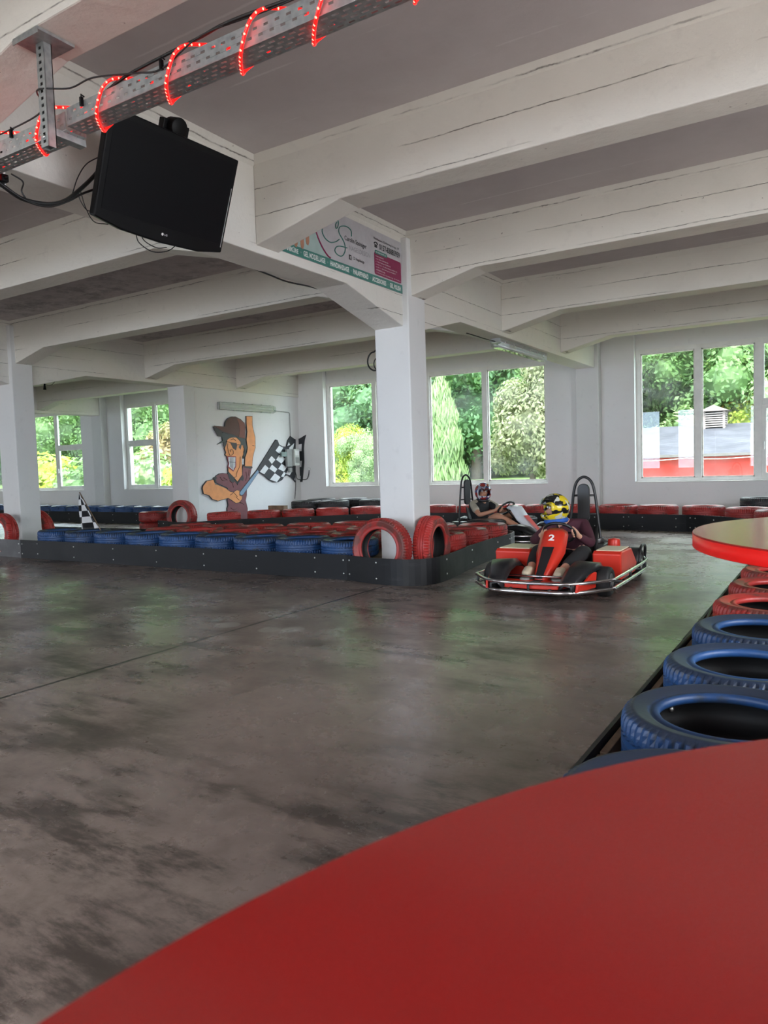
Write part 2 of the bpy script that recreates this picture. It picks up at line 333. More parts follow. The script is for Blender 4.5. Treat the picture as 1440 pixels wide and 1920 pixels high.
# windows
def window(n, a, c, posts, parts, y=13.13, dirt_haze=None, flip=1):
    w = empty('window_%d' % n, ((a+c)/2, y, .69)); w['kind'] = 'structure'
    X = lambda x: x-(a+c)/2
    b = MB(); zt = 2.95-.69; f = .07; d = .07
    b.box((X(a), 0, 0), (X(c), d, f)); b.box((X(a), 0, zt-f), (X(c), d, zt)); b.box((X(a), .001, f), (X(a)+f, d, zt-f)); b.box((X(c)-f, .001, f), (X(c), d, zt-f))
    for p in posts: b.box((X(p)-.05, -.012, .003), (X(p)+.05, d-.002, zt-.003))
    b.build('frame', M_frame, w)
    MB().box((X(a)+.002, -.128, .001), (X(c)-.002, -.001, .018)).build('sill', M_frame, w, .003)
    ed = [a]+posts+[c]
    for i in range(len(ed)-1):
        l, r = X(ed[i])+(.07 if i == 0 else .05), X(ed[i+1])-(.07 if i == len(ed)-2 else .05)
        kind = parts[i]
        if kind == 'f':
            s = MB(); s.box((l, .02, .07), (l+.022, .05, zt-.07)).box((r-.022, .02, .07), (r, .05, zt-.07)).box((l, .02, .07), (r, .05, .092)).box((l, .02, zt-.092), (r, .05, zt-.07))
            s.build('glazing_bead', M_frameold, w)
            MB().box((l, .032, .07), (r, .038, zt-.07)).build('pane', M_glass, w)
        else:
            zt2 = 1.24
            MB().box((l, -.005, zt2-.035), (r, .06, zt2+.035)).build('transom', M_frame, w, .005)
            s = MB()
            for lo, hi in ((.07, zt2-.035), (zt2+.035, zt-.07)):
                q = .06 if lo < .1 else .03
                s.box((l, 0, lo+q), (l+q, .055, hi-q)).box((r-q, 0, lo+q), (r, .055, hi-q)).box((l, 0, lo), (r, .055, lo+q)).box((l, 0, hi-q), (r, .055, hi))
            sash = s.build('sash', M_frame, w)
            hx = l+.03 if kind == 'l' else r-.03
            MB().box((hx-.012, -.02, .52), (hx+.012, 0, .58)).box((hx-.01, -.045, .50), (hx+.01, -.02, .52+.11)).build('handle', M_white, sash, .003)
            MB().box((l, .032, .07), (r, .038, zt2-.035)).build('pane', M_glass, w)
            MB().box((l, .032, zt2+.035), (r, .038, zt-.07)).build('pane', M_glass, w)
    return w
window(1, *WIN[0], [-8.37, -7.1, -5.85], 'ffff')
window(2, *WIN[1], [-2.04, -1.15, -.2, .9], 'fflrf')
window(3, *WIN[2], [-15.12, -13.6, -12.4], 'rfff')
window(4, *WIN[3], [-20.6, -19.3], 'ffl')
# main beams along y with haunches at the free columns, and the cross ribs
def beam(name, x0, x1):
    pr = [(-5, 3.40), (13.0, 3.40), (13.0, 2.69), (7.58, 2.69), (6.64, 2.46), (6.29, 2.46), (5.35, 2.69), (1.0, 2.69), (.05, 2.46), (-.3, 2.46), (-1.2, 2.69), (-5, 2.69)]
    b = MB().prism(pr, x0, x1, lambda u, v, h: (h, u, v)); return struct(b.build('main_beam', M_beam, None, .008), name)
beam('main beam over the mural', -10.60, -10.27); beam('main beam carrying the advert board', -3.98, -3.65); beam('eastern main beam', 2.64, 2.97); beam('far west main beam', -17.22, -16.89)
RY = [(-2.4, -2.16), (-.3, -.05), (1.90, 2.14), (4.19, 4.44), (6.36, 6.62), (8.75, 9.0), (11.02, 11.27)]
BAY = [(-24, -17.22), (-16.89, -10.60), (-10.27, -3.98), (-3.65, 2.64)]
for k, (y0, y1) in enumerate(RY):
    for xa, xb in BAY:
        pr = [(xa, 3.40), (xa, 2.74), (xa+.75, 2.915), (xb-.75, 2.915), (xb, 2.74), (xb, 3.40)]
        struct(MB().prism(pr, y0, y1, lambda u, v, h: (u, h, v)).build('ceiling_rib', M_rib, None, .008))
        # coved joint between rib and slab
        c = MB().prism([(y0, 3.365), (y0-.055, 3.365), (y0, 3.31)], xa, xb, lambda u, v, h: (h, u, v)).prism([(y1, 3.365), (y1+.055, 3.365), (y1, 3.31)], xa, xb, lambda u, v, h: (h, u, v))
        struct(c.build('ceiling_cove', M_rib))
for x in (-10.27, -3.65):
    struct(MB().prism([(x, 3.365), (x+.06, 3.365), (x, 3.30)], -5, 13, lambda u, v, h: (u, h, v)).build('ceiling_cove', M_beam))
def column(x0, x1, y0, y1, z1, lab): struct(MB().box((x0, y0, 0), (x1, y1, z1)).build('column', M_col, None, .012), lab)
column(-3.98, -3.585, 6.29, 6.63, 3.30, 'white square column on the near tyre island')
column(-10.62, -10.2, 6.29, 6.62, 3.30, 'white column at the left end of the tyre island')
column(-17.24, -16.85, 6.29, 6.62, 3.30, 'far west column'); column(2.64, 3.03, 6.29, 6.62, 3.30, 'east column')
column(-3.98, -3.585, -.3, .05, 3.30, 'column behind'); column(2.64, 3.03, -.3, .05, 3.3, 'column behind'); column(-10.62, -10.2, -.3, .05, 3.3, 'column behind')
column(-10.62, -10.2, 9.56, 9.82, 2.69, 'white pillar at the free end of the mural wall')
for x in (-17.24, -3.98, 2.64): column(x, x+.395, 12.8, 13.0, 3.3, 'wall pilaster')
# ------------------------------------------------------------------ tyres
def tyre_mesh(name, paint, seg=192, gr=3):
    pr = [(.193, .03), (.205, .012), (.235, 0), (.262, .004), (.284, .016), (.297, .032), (.3, .05), (.3, .062), (.291, .065), (.291, .073), (.3, .076), (.3, .094), (.294, .097), (.3, .100), (.3, .119), (.291, .122), (.291, .130), (.3, .133), (.3, .145), (.298, .164), (.291, .178), (.276, .188), (.272, .1915), (.262, .1925), (.258, .190), (.236, .1885), (.222, .181), (.216, .1775), (.210, .182), (.199, .184), (.191, .177), (.191, .165), (.197, .155), (.238, .15), (.283, .125), (.285, .0975), (.283, .07), (.238, .045), (.197, .04)]
    n = len(pr); vs = []; fs = []; mi = []; sm = []
    dent = {4: .005, 5: .011, 6: .009, 7: .006, 18: .006, 19: .011, 20: .009, 21: .004}
    for k in range(seg):
        t = 2*PI*k/seg
        for i, (r, z) in enumerate(pr):
            if k % gr == 0 and i in dent: r -= dent[i]
            tz = z+.0035*(1 if (k//2) % 2 else -1)*(1 if i in (8, 9, 15, 16) else 0)
            vs.append((r*math.cos(t), r*math.sin(t), tz))
    for k in range(seg):
        l = (k+1) % seg
        for i in range(n):
            j = (i+1) % n; fs.append((k*n+i, l*n+i, l*n+j, k*n+j)); mi.append(1 if i >= 32 and i < 38 else 0); sm.append(not (4 <= i <= 20))
    me = bpy.data.meshes.new(name); me.from_pydata(vs, [], fs); me.materials.append(paint); me.materials.append(M_rub)
    me.polygons.foreach_set('material_index', mi); me.polygons.foreach_set('use_smooth', sm); me.update()
    bm = bmesh.new(); bm.from_mesh(me); bmesh.ops.recalc_face_normals(bm, faces=bm.faces); bm.to_mesh(me); bm.free(); return me
T = {'blue': tyre_mesh('blue_tyre', M_blue), 'red': tyre_mesh('red_tyre', M_red), 'black': tyre_mesh('black_tyre', M_blk)}
PL = .175        # timber deck the painted tyres lie on
def tyre(c, x, y, label, group, z=PL, rot=None, sc=(1, 1, 1)):
    o = inst(T[c], 'tyre', None, (x, y, z), rot or (random.uniform(-.012, .012), random.uniform(-.012, .012), random.uniform(0, 6.28)), sc)
    return tag(o, label, 'tyre', group)
ORD = ['first', 'second', 'third', 'fourth', 'fifth', 'sixth', 'seventh', 'eighth', 'ninth', 'tenth', 'eleventh', 'twelfth', 'thirteenth', 'fourteenth', 'fifteenth', 'sixteenth', 'seventeenth', 'eighteenth']
g = 'blue tyres along the front of the island'
for k in range(9): tyre('blue', -4.35-.61*(8-k), 6.27, 'blue tyre lying flat on the island front row, %s from the left' % ORD[k], g)
g = 'red tyres filling the tyre island'
for k in range(6): tyre('red', -7.71+.61*k, 6.84, 'red tyre lying directly behind the blue island row, %s from the left' % ORD[k], g)
for k, (x, y) in enumerate([(-7.9, 7.42), (-7.27, 7.42), (-6.64, 7.5), (-6.12, 7.86), (-5.6, 8.2)]):
    tyre('red', x, y, 'red tyre on the slanting rear edge of the island, %s from the left' % ORD[k], g)
for k, (x, y) in enumerate([(-6.02, 7.27), (-5.42, 7.48), (-4.86, 7.42), (-4.27, 7.42), (-4.95, 8.05), (-4.33, 8.05)]):
    tyre('red', x, y, 'red tyre inside the island near the white column, %s from the left' % ORD[k], g)
for k, (x, y) in enumerate([(-3.69, 6.98), (-3.71, 7.6), (-3.73, 8.22)]):
    tyre('red', x, y, 'red tyre lying flat right of the column along the curved board, %s from the column' % ORD[k], g)
g = 'red tyres standing upright against columns'
tyre('red', -3.80, 6.11, 'bright red tyre standing upright in front of the central column', g, .30, (PI/2-.06, 0, .08))
tyre('red', -3.57, 6.42, 'bright red tyre standing upright against the right side of the central column', g, .30, (PI/2, 0, PI/2+.10))
tyre('red', -10.22, 6.09, 'red tyre standing upright at the left picture edge before the left column', g, .30, (PI/2-.06, .4, .05))
tyre('red', -10.62, 6.90, 'red tyre standing upright just right of the left column, half hidden', g, .30, (PI/2+.08, 0, .15))
tyre('red', -10.15, 9.42, 'dark red tyre standing upright before the pillar left of the wall figure', g, .30, (PI/2-.08, 0, .12))
def along(pts, off, pitch, start=0, end=None):     # points on an offset polyline
    P = [Vector((*p, 0)) for p in pts]; out = []; d = start; seglen = [(P[i+1]-P[i]).length for i in range(len(P)-1)]; tot = sum(seglen)
    while d < (end if end is not None else tot):
        a = d
        for i, l in enumerate(seglen):
            if a <= l: break
            a -= l
        t = (P[i+1]-P[i]).normalized(); n = Vector((-t.y, t.x, 0)); q = P[i]+t*a+n*off; out.append((q.x, q.y)); d += pitch
    return out
def smooth2(pts, n=6): return [(p.x, p.y) for p in bez([(*q, 0) for q in pts], n)]
BOLT = MB().lathe([(.0001, .006), (.006, .006), (.009, .002), (.009, 0)], 10).mesh('bolt', M_bolt)
def barrier(name_label, pts, h, panels, groupw=None, mats=None, plinth=None, t=.014, out=-1):
    """board fence made of panels bent along pts (track side on the out side)"""
    root = empty('track_barrier', (pts[0][0], pts[0][1], 0), 0, name_label, 'barrier'); ox, oy = pts[0]
    P = [Vector((x-ox, y-oy, 0)) for x, y in pts]; N = len(P)
    nr = []
    for i in range(N):
        d = (P[min(i+1, N-1)]-P[max(i-1, 0)]).normalized(); nr.append(Vector((-d.y, d.x, 0)))
    cuts = panels
    for c in range(len(cuts)-1):
        a, e = cuts[c], cuts[c+1]; b = MB(); vs = []
        for i in range(a, e+1):
            lift = .002*(c % 2)
            for q, z in ((0, 0), (0, h+lift), (t, h+lift), (t, 0)): v = P[i]+nr[i]*q*1.0; vs.append((v.x, v.y, z+.001))
        m = e-a+1; fs = [(0, 1, 2, 3), tuple(4*(m-1)+k for k in (3, 2, 1, 0))]
        for i in range(m-1):
            for k in range(4): fs.append((4*i+k, 4*i+(k+1) % 4, 4*(i+1)+(k+1) % 4, 4*(i+1)+k))
        b.add(vs, fs, 0, False); pn = b.build('panel', (mats or [M_belt]*9)[c % len(mats or [M_belt]*9)], root)
        L = sum((P[i+1]-P[i]).length for i in range(a, e)); k = max(2, int(L/.75))
        spots = [0.04]+[L*(j+.5)/k for j in range(k)]+[L-.04]
        for dd in spots:
            aa = dd
            for i in range(a, e):
                l = (P[i+1]-P[i]).length
                if aa <= l or i == e-1: break
                aa -= l
            tt = (P[i+1]-P[i]).normalized(); n = Vector((-tt.y, tt.x, 0)); q = P[i]+tt*aa
            for z in (h*.25, h*.8):
                o = inst(BOLT, 'bolt', pn, q+Vector((0, 0, z+random.uniform(-.01, .01)))); o.rotation_euler = (-n).to_track_quat('Z', 'Y').to_euler()
    if plinth:
        MB().prism([(x-ox, y-oy) for x, y in plinth], 0.002, PL-.002, lambda u, v, hh: (u, v, hh)).build('timber_deck', M_wood, root)
    return root
# island
isl = [(-11.6, 5.90), (-9.6, 5.895), (-8.2, 5.89), (-7.0, 5.885), (-5.6, 5.875), (-4.12, 5.87)]+smooth2([(-4.12, 5.87), (-3.75, 5.77), (-3.42, 5.76), (-3.21, 5.93), (-3.2, 6.3), (-3.3, 6.9), (-3.38, 7.6), (-3.40, 8.3), (-3.5, 8.62), (-3.8, 8.72)], 5)[1:]
n0 = len(isl); isl2 = isl+[(-4.6, 8.66), (-5.7, 8.56), (-6.3, 8.2), (-7.0, 7.86), (-8.1, 7.8), (-9.6, 7.7), (-11.6, 7.7)]
inner = [(x, y+.03) for x, y in isl[:6]]+[(-3.8, 5.83), (-3.45, 5.82), (-3.27, 5.98), (-3.26, 6.3), (-3.36, 6.9), (-3.44, 7.6), (-3.46, 8.3), (-3.55, 8.55), (-3.85, 8.64)]+[(-4.6, 8.6), (-5.68, 8.5), (-6.3, 8.14), (-7.0, 7.8), (-8.1, 7.74), (-9.6, 7.64), (-11.6, 7.64)]
def inset_ok(): pass
# deck leaves room for the columns and the upright tyres standing on the floor
deck = [(-9.55, 5.93), (-4.16, 5.92), (-4.16, 6.20), (-4.02, 6.36), (-4.02, 6.68), (-3.36, 6.68), (-3.38, 7.0), (-3.44, 7.6), (-3.46, 8.3), (-3.55, 8.55), (-3.85, 8.64), (-4.6, 8.6), (-5.68, 8.5), (-6.3, 8.14), (-7.0, 7.8), (-8.3, 7.74), (-8.3, 6.7), (-9.55, 6.6)]
barrier('black rubber board fence round the central tyre island', isl2, .245, [0, 1, 5, n0-11, n0-1, len(isl2)-1], mats=[M_ply, M_belt, M_belt, M_ply, M_belt], plinth=deck)
# barrier in front of the mural and window wall
mb = smooth2([(-10.55, 9.12), (-9.95, 8.92), (-9.5, 8.93), (-9.1, 9.55), (-8.6, 10.03), (-7.08, 11.2), (-6.1, 11.55), (-4.86, 11.68), (-3.5, 11.70), (-2.33, 11.6), (-1.87, 11.52), (-1.47, 11.28), (-1.1, 10.85), (-.75, 10.2), (-.55, 9.4), (-.45, 8.6)], 4)
barrier('long black board fence curving along the mural and window walls', mb, .25, [0, 8, 20, 28, 34, 40, 50, len(mb)-1])
mt = along(mb, .34, .615, 1.75)
seen = []
for k, (x, y) in enumerate(mt):
    if any((x-a)**2+(y-b)**2 < .33 for a, b in seen): continue
    if x > .4: continue
    seen.append((x, y))
    lab = 'red tyre lying flat on the far fence, %s from the mural pillar' % (ORD[len(seen)-1] if len(seen) <= 18 else 'right end')
    tyre('red', x, y, lab, 'red tyres along the far fence', z=.18)
    MBp = MB().box((x-.2, y-.2, .002), (x+.2, y+.2, .178)).build('timber_support', M_wood); tag(MBp, 'timber block under the %s red tyre of the far fence' % ORD[min(17, len(seen)-1)], 'block', 'timber supports under the far fence tyres')
tyre('red', -11.02, 9.48, 'red tyre lying flat left of the upright tyre by the pillar', 'red tyres along the far fence', z=0.0)
tyre('red', -11.0, 9.46, 'red tyre lying flat left of the pillar, on top of another', 'red tyres along the far fence', z=0.196)
# far left barrier
fl = smooth2([(-20.5, 11.4), (-18.5, 11.2), (-17.1, 11.05), (-15, 10.98), (-12.9, 10.9), (-12.0, 10.75), (-11.4, 10.35)], 4)
barrier('black board fence at the far left below the windows', fl, .25, [0, 8, 16, len(fl)-1])
ft = along(fl, .34, .64, .1)
for k, (x, y) in enumerate(ft):
    c = 'red' if k >= len(ft)-2 else 'blue'
    tyre(c, x, y, '%s tyre lying flat on the far left fence, %s from its right end' % (c, ORD[min(17, len(ft)-1-k)]), 'tyres on the far left fence', z=.18)
    tag(MB().box((x-.2, y-.2, .002), (x+.2, y+.2, .178)).build('timber_support', M_wood), 'timber block under a tyre of the far left fence, %s from its right end' % ORD[min(17, len(ft)-1-k)], 'block', 'timber supports under the far left tyres')
# right hand barrier beside the tables
rb = [(-.63, 1.2), (-.63, 2.4), (-.63, 3.6), (-.63, 4.8), (-.63, 6.0)]+smooth2([(-.63, 6.0), (-.62, 6.6), (-.5, 7.1), (-.2, 7.5), (.3, 7.7)], 4)[1:]
rdeck = [(-.60, 1.2), (-.60, 6.0), (-.58, 6.6), (-.45, 7.05), (-.18, 7.42), (.3, 7.62), (.3, 6.9), (.05, 6.5), (.0, 1.2)]
rb = rb[::-1]
rbo = barrier('black board fence running away along the right side', rb, .255, [0, len(rb)-5, len(rb)-3, len(rb)-1], plinth=rdeck)
for k in range(6): MB().box((-.612-rb[0][0], 1.2+.95*k-rb[0][1], .176), (-.588-rb[0][0], 2.13+.95*k-rb[0][1], .232)).build('timber_rail', M_wood, rbo, .003)
cs = ['blue']*4+['red']*6
for k in range(9):
    y = 1.66+.612*k; x = -.27
    if k == 8: x = -.2
    if cs[k] == 'blue': lab = 'large blue tyre lying flat by the red tables, %s from the near table' % ORD[k]
    else: lab = 'red tyre in the right hand row by the round table, %s beyond the blue ones' % ORD[k-4]
    o = tyre(cs[k], x, y, lab, 'tyres along the right hand fence')
    o.rotation_euler = (0, 0, k*.7)
    if k < 5:
        a = 2.2+.15*k-k*.7
        s = inst(BOLT, 'screw_washer', o, (.2835*math.cos(a), .2835*math.sin(a), .11), sc=(1.1, 1.1, 1.1)); s.rotation_euler = Vector((-math.cos(a), -math.sin(a), .1)).to_track_quat('Z', 'Y').to_euler()
tag(MB().box((-.06, -.035, 0), (.06, .035, .03)).build('wood_offcut', M_wood, loc=(-.54, 1.95, .176)), 'small wood offcut in the gap beside the nearest blue tyre', 'wood')
tag(MB().tube([Vector(p) for p in bez([(-.615, 3.3, .262), (-.60, 3.6, .27), (-.585, 3.9, .265), (-.60, 4.25, .27), (-.615, 4.5, .262)], 6)], .009, 6).build('rubber_strip', M_black), 'black rubber strip lying on the edge of the right hand fence', 'strip')
# black spare tyres
def stack(x, y, lab, top=3):
    for k in range(top):
        tyre('black', x+random.uniform(-.02, .02), y, '%s, %s' % (lab, ['lowest of the stack', 'middle of the stack', 'topmost of the stack'][k]), 'black spare tyres by the window wall', z=.16*k, sc=(1, 1, .82))
stack(-8.95, 11.45, 'black tyre in the left front stack under the wall flag'); stack(-8.33, 11.5, 'black tyre in the second front stack under the big window')
stack(-7.66, 11.95, 'black tyre in the right front stack under the big window'); stack(-9.15, 12.2, 'black tyre in the rear left stack at the wall'); stack(-8.45, 12.35, 'black tyre in the rear right stack at the wall')
stack(-1.0, 12.2, 'black tyre at the right picture edge under the window')
tag(MB().box((-.19, -.06, 0), (.19, .06, .42)).build('timber_crate', M_wood, loc=(-9.15, 10.82, 0)), 'rough timber block standing behind the red tyres left of the black ones', 'block')
# ------------------------------------------------------------------ checkered flag stuck in the island tyres
fr = empty('checkered_flag', (-8.62, 6.45, 0), 0, 'small black and white checkered flag leaning in the blue tyres', 'flag')
M_fb = flat('flag_black', (.012, .013, .016)); M_fw = flat('flag_white', (.75, .76, .78))
MB().tube([(.20, -.12, .33), (-.14, -.03, .60), (-.47, .05, .87)], .008, 8).build('pole', M_wood, fr)
nu, nv = 18, 12; vs = []; fs = []; mi = []
for i in range(nu+1):
    for j in range(nv+1):
        u = i/nu; v = j/nv
        a_ = Vector((-.46, .05, .86)).lerp(Vector((.13, -.10, .39)), u); b_ = Vector((-.47, .04, .85)).lerp(Vector((-.27, -.14, .37)), u)
        q = a_.lerp(b_, v)+Vector((.02, -.10, 0))*math.sin(v*8+u*3)*u*.55
        vs.append(q)
for i in range(nu):
    for j in range(nv):
        a = i*(nv+1)+j; fs.append((a, a+1, a+nv+2, a+nv+1)); mi.append((i//3+j//4) % 2)
b = MB()
for f, m in zip(fs, mi): b.add([vs[k] for k in f], [(0, 1, 2, 3)], m, True)
o = b.build('cloth', [M_fb, M_fw], fr); sm_ = o.modifiers.new('thickness', 'SOLIDIFY'); sm_.thickness = .003
# ------------------------------------------------------------------ round bar tables
def table(x, y, lab, r=.60):
    t = empty('bar_table', (x, y, 0), 0, lab, 'table', 'round red topped tables')
    MB().lathe([(.0001, .884), (r-.004, .884), (r-.001, .887), (r-.001, .9185), (r-.003, .92), (.0001, .92)], 160, smooth=False).build('tabletop', M_redlam, t)
    MB().lathe([(r-.0012, .885), (r-.0004, .886), (r-.0004, .916), (r-.0012, .9165)], 160, smooth=True, closed=True).build('edge_band', M_rededge, t)
    MB().lathe([(.03, .02), (.03, .884)], 24).lathe([(.11, .87), (.11, .884)], 24).build('pole', M_chrome, t)
    MB().lathe([(.0001, 0), (.22, 0), (.22, .012), (.05, .03), (.0001, .03)], 48).build('base', M_chrome, t)
    return t
table(.37, .08, 'round red table filling the lower right foreground')
table(.28, 2.01, 'round red edged table at the right picture edge above the tyres')
# ------------------------------------------------------------------ television on the main beam
tv = empty('television', (-3.29, 3.062, 2.731), 0, 'black flat television hanging tilted from the main beam below the cable tray', 'television')
tn = Vector((math.sin(1.522)*math.cos(-.351), -math.cos(1.522)*math.cos(-.351), math.sin(-.351)))
tr_ = Vector((0, 0, 1)).cross(tn).normalized(); tu = tn.cross(tr_)
TM = Matrix((tr_, tu, tn)).transposed().to_4x4()          # x right, y up, z towards viewer
w2, h2 = .453, .292
def tvpart(b, name, m, bevel=0):
    b.v = [tuple(TM @ Vector(v)) for v in b.v]; return b.build(name, m, tv, bevel)
body = MB().prism([(-w2, h2), (w2, h2), (w2, -h2+.03), (w2*.6, -h2-.004), (0, -h2-.014), (-w2*.6, -h2-.004), (-w2, -h2+.03)], -.05, 0, lambda u, v, h: (u, v, h))
tvpart(body, 'housing', M_black, .008)
tvpart(MB().box((-w2+.035, -h2+.075, 0), (w2-.035, h2-.035, .002)), 'screen', M_screen)
tvpart(MB().box((w2-.022, -h2+.06, 0), (w2-.016, h2-.17, .003)), 'side_highlight_strip', M_chrome)
tvpart(MB().box((-.30, -.2, -.085), (.30, .18, -.05)), 'rear_cover', M_black, .01)
arm = MB(); arm.box((-.06, .02, -.13), (.12, .36, -.085)); arm.lathe([(.0001, -.02), (.055, -.02), (.055, .06), (.0001, .06)], 20, mat=Matrix.Translation((.02, .33, -.10)))
tvpart(arm, 'wall_bracket', M_black, .004)
def text_mesh(s, wid, hei, bold=0.0):
    cu = bpy.data.curves.new('lettering', 'FONT'); cu.body = s; cu.size = 1; cu.offset = bold; cu.resolution_u = 3
    o = bpy.data.objects.new('lettering', cu); COL.objects.link(o); bpy.context.view_layer.update()
    me = bpy.data.meshes.new_from_object(o.evaluated_get(bpy.context.evaluated_depsgraph_get())); bpy.data.objects.remove(o)
    xs = [v.co.x for v in me.vertices]; ys = [v.co.y for v in me.vertices]
    x0, x1, y0, y1 = min(xs), max(xs), min(ys), max(ys)
    for v in me.vertices: v.co = ((v.co.x-x0)/(x1-x0)*wid, (v.co.y-y0)/(y1-y0)*hei, 0)
    return me
def letter(s, wid, hei, mat4, m, parent, name='lettering', bold=0.0):
    me = text_mesh(s, wid, hei, bold); me.materials.clear(); me.materials.append(m); me.transform(mat4)
    o = bpy.data.objects.new(name, me); COL.objects.link(o); o.parent = parent; return o
letter('LG', .020, .010, TM @ Matrix.Translation((.008, -h2+.032, .0012)), M_white, tv, 'logo_letters', .01)
tvpart(MB().lathe([(.0001, 0), (.0075, 0), (.0075, .0012), (.0001, .0012)], 20, mat=Matrix.Translation((-.006, -h2+.037, 0))), 'logo_disc', M_white)
# ------------------------------------------------------------------ cable tray under the nearest rib
TY0, TY1, TZ0, TZ1 = 2.035, 2.135, 2.575, 2.65
tray = empty('cable_tray', (-2.0, 2.085, 2.575), 0, 'galvanised perforated cable tray crossing the upper left corner', 'cable tray')
def perf(x0, x1, o, du, dv, L, Hh, rows, pitch, slot):       # perforated sheet as strips between slots
    b = MB(); o = Vector(o); du = Vector(du); dv = Vector(dv)
    def quad(a0, a1, b0, b1): b.add([o+du*a0+dv*b0, o+du*a1+dv*b0, o+du*a1+dv*b1, o+du*a0+dv*b1], [(0, 1, 2, 3)])
    edges = [0]
    for c, hh in rows: edges += [c-hh/2, c+hh/2]
    edges.append(Hh)
    for i in range(0, len(edges)-1):
        if i % 2 == 0: quad(0, L, edges[i], edges[i+1])
        else:
            off = pitch/2*((i//2) % 2); a = 0; k = 0
            while True:
                s0 = off+k*pitch+pitch*.3; s1 = s0+slot
                if s1 >= L: quad(a, L, edges[i], edges[i+1]); break
                quad(a, s0, edges[i], edges[i+1]); a = s1; k += 1
    return b
for nm, x0, x1, dz in (('section', -4.2, -2.80, -.012), ('section', -2.79, .6, 0)):
    L = x1-x0; ob = (x0+2.0, TY0-2.085, dz)
    fl_ = perf(0, 0, (ob[0], ob[1]-.0, dz), (1, 0, 0), (0, 1, 0), L, .10, [(.02, .009), (.041, .009), (.062, .009), (.083, .009)], .045, .026)
    s1_ = perf(0, 0, (ob[0], ob[1], dz), (1, 0, 0), (0, 0, 1), L, .075, [(.025, .009), (.052, .009)], .05, .020)
    s2_ = perf(0, 0, (ob[0], ob[1]+.10, dz), (1, 0, 0), (0, 0, 1), L, .075, [(.025, .009), (.052, .009)], .05, .020)
    for bb in (s1_, s2_): fl_.add(bb.v, bb.f)
    fl_.tube([(ob[0], ob[1], dz), (ob[0]+L, ob[1], dz)], .0022, 6)
    o = fl_.build(nm, M_galv, tray); so_ = o.modifiers.new('sheet', 'SOLIDIFY'); so_.thickness = .0016
hx, hy = -2.845, 1.985
hang = empty('tray_hanger', (hx, hy, 2.5), 0, 'slotted steel hanger post holding the cable tray to the rib', 'bracket')
MB().box((-.085, -.085, .40), (.085, .085, .412)).box((-.085, -.087, .385), (.085, -.083, .405)).build('ceiling_plate', M_galv, hang)
b = MB()
z = .02
b.box((-.024, .014, -.02), (.024, .018, .40)).box((.020, -.02, -.02), (.024, .018, .40)).box((-.024, -.02, -.02), (-.020, .018, .40))
b.box((-.024, -.022, -.02), (-.008, -.018, .40)).box((.008, -.022, -.02), (.024, -.018, .40))
for k in range(15): b.box((-.008, -.022, -.02+k*.029), (.008, -.018, -.004+k*.029))
b.build('slotted_post', M_galv, hang)
MB().box((-.022, .015, .035), (.022, .165, .065)).build('cantilever_arm', M_galv, hang, .002)
MB().lathe([(.0001, .022), (.008, .022), (.008, .028), (.0001, .028)], 6, mat=Matrix.Translation((0, 0, .02)) @ Matrix.Rotation(PI/2, 4, 'X')).build('bolt', M_bolt, hang)
# rope light wound round the tray
rope = empty('rope_light', (-2.0, 2.085, 2.6), 0, 'red glowing rope light wound in loops round the cable tray', 'light')
XS = [-3.36, -2.95, -2.54, -2.13, -1.75, -1.42, -1.02, -.62]
def loop(xt):
    P = [(xt+.19, .055, .075), (xt+.11, .01, .088), (xt+.05, -.045, .082), (xt+.01, -.064, .055), (xt-.02, -.066, .012), (xt-.05, -.055, -.028), (xt-.095, -.01, -.038), (xt-.14, .048, -.038), (xt-.145, .066, -.02)]
    return bez([(x+2.0, y, z) for x, y, z in P], 6)
for k, xt in enumerate(XS):
    pts = loop(xt); MB().tube(pts, .0062, 10).build('lit_loop', M_rope, rope)
    b = MB(); acc = 0; last = pts[0]
    for p in pts[1:]:
        acc += (p-last).length; last = p
        if acc > .021: b.ball(p+Vector((0, -.0035, -.002)), .0045, 8, 6); acc = 0
    b.build('led', M_led, rope)
    nxt = XS[k+1] if k+1 < len(XS) else xt+.4
    MB().tube(bez([(xt-.145+2.0, .066, -.02), (xt-.02+2, .068, .02), (xt+.06+2, .066, .05), (xt+.12+2, .062, .068), (xt+.19+2, .055, .075)], 5), .0058, 8).build('rear_loop', M_rope, rope)
tag(MB().tube(bez([(-4.1, 2.03, 2.66), (-3.4, 2.028, 2.66), (-3.0, 2.026, 2.665), (-2.93, 2.02, 2.70), (-2.86, 1.955, 2.712), (-2.74, 2.02, 2.71), (-2.6, 2.03, 2.715), (-2.35, 2.035, 2.66), (-2.2, 2.03, 2.63), (-2.0, 2.04, 2.69), (-1.7, 2.05, 2.68), (-1.4, 2.04, 2.665), (-.9, 2.05, 2.67), (.4, 2.05, 2.67)], 8), .0035, 8).build('cable', M_cable), 'thin black cable lying along the top edge of the cable tray', 'cable')
tag(MB().tube(bez([(-2.6, 2.07, 2.665), (-2.4, 2.05, 2.68), (-2.05, 2.06, 2.70), (-1.8, 2.04, 2.69), (-1.2, 2.07, 2.66)], 8), .006, 8).build('cable', M_cable), 'thick black cable running inside the cable tray', 'cable')
for k, x in enumerate((-3.18, -2.68, -2.2)):
    tag(MB().box((x-.006, 2.022, 2.625), (x+.006, 2.034, 2.66)).tube([(x, 2.028, 2.66), (x+.01, 2.02, 2.665), (x+.02, 2.028, 2.655)], .003, 6).build('cable_clip', M_black), 'small black clip hooked on the tray side, %s from the left' % ORD[k], 'clip', 'clips on the tray')
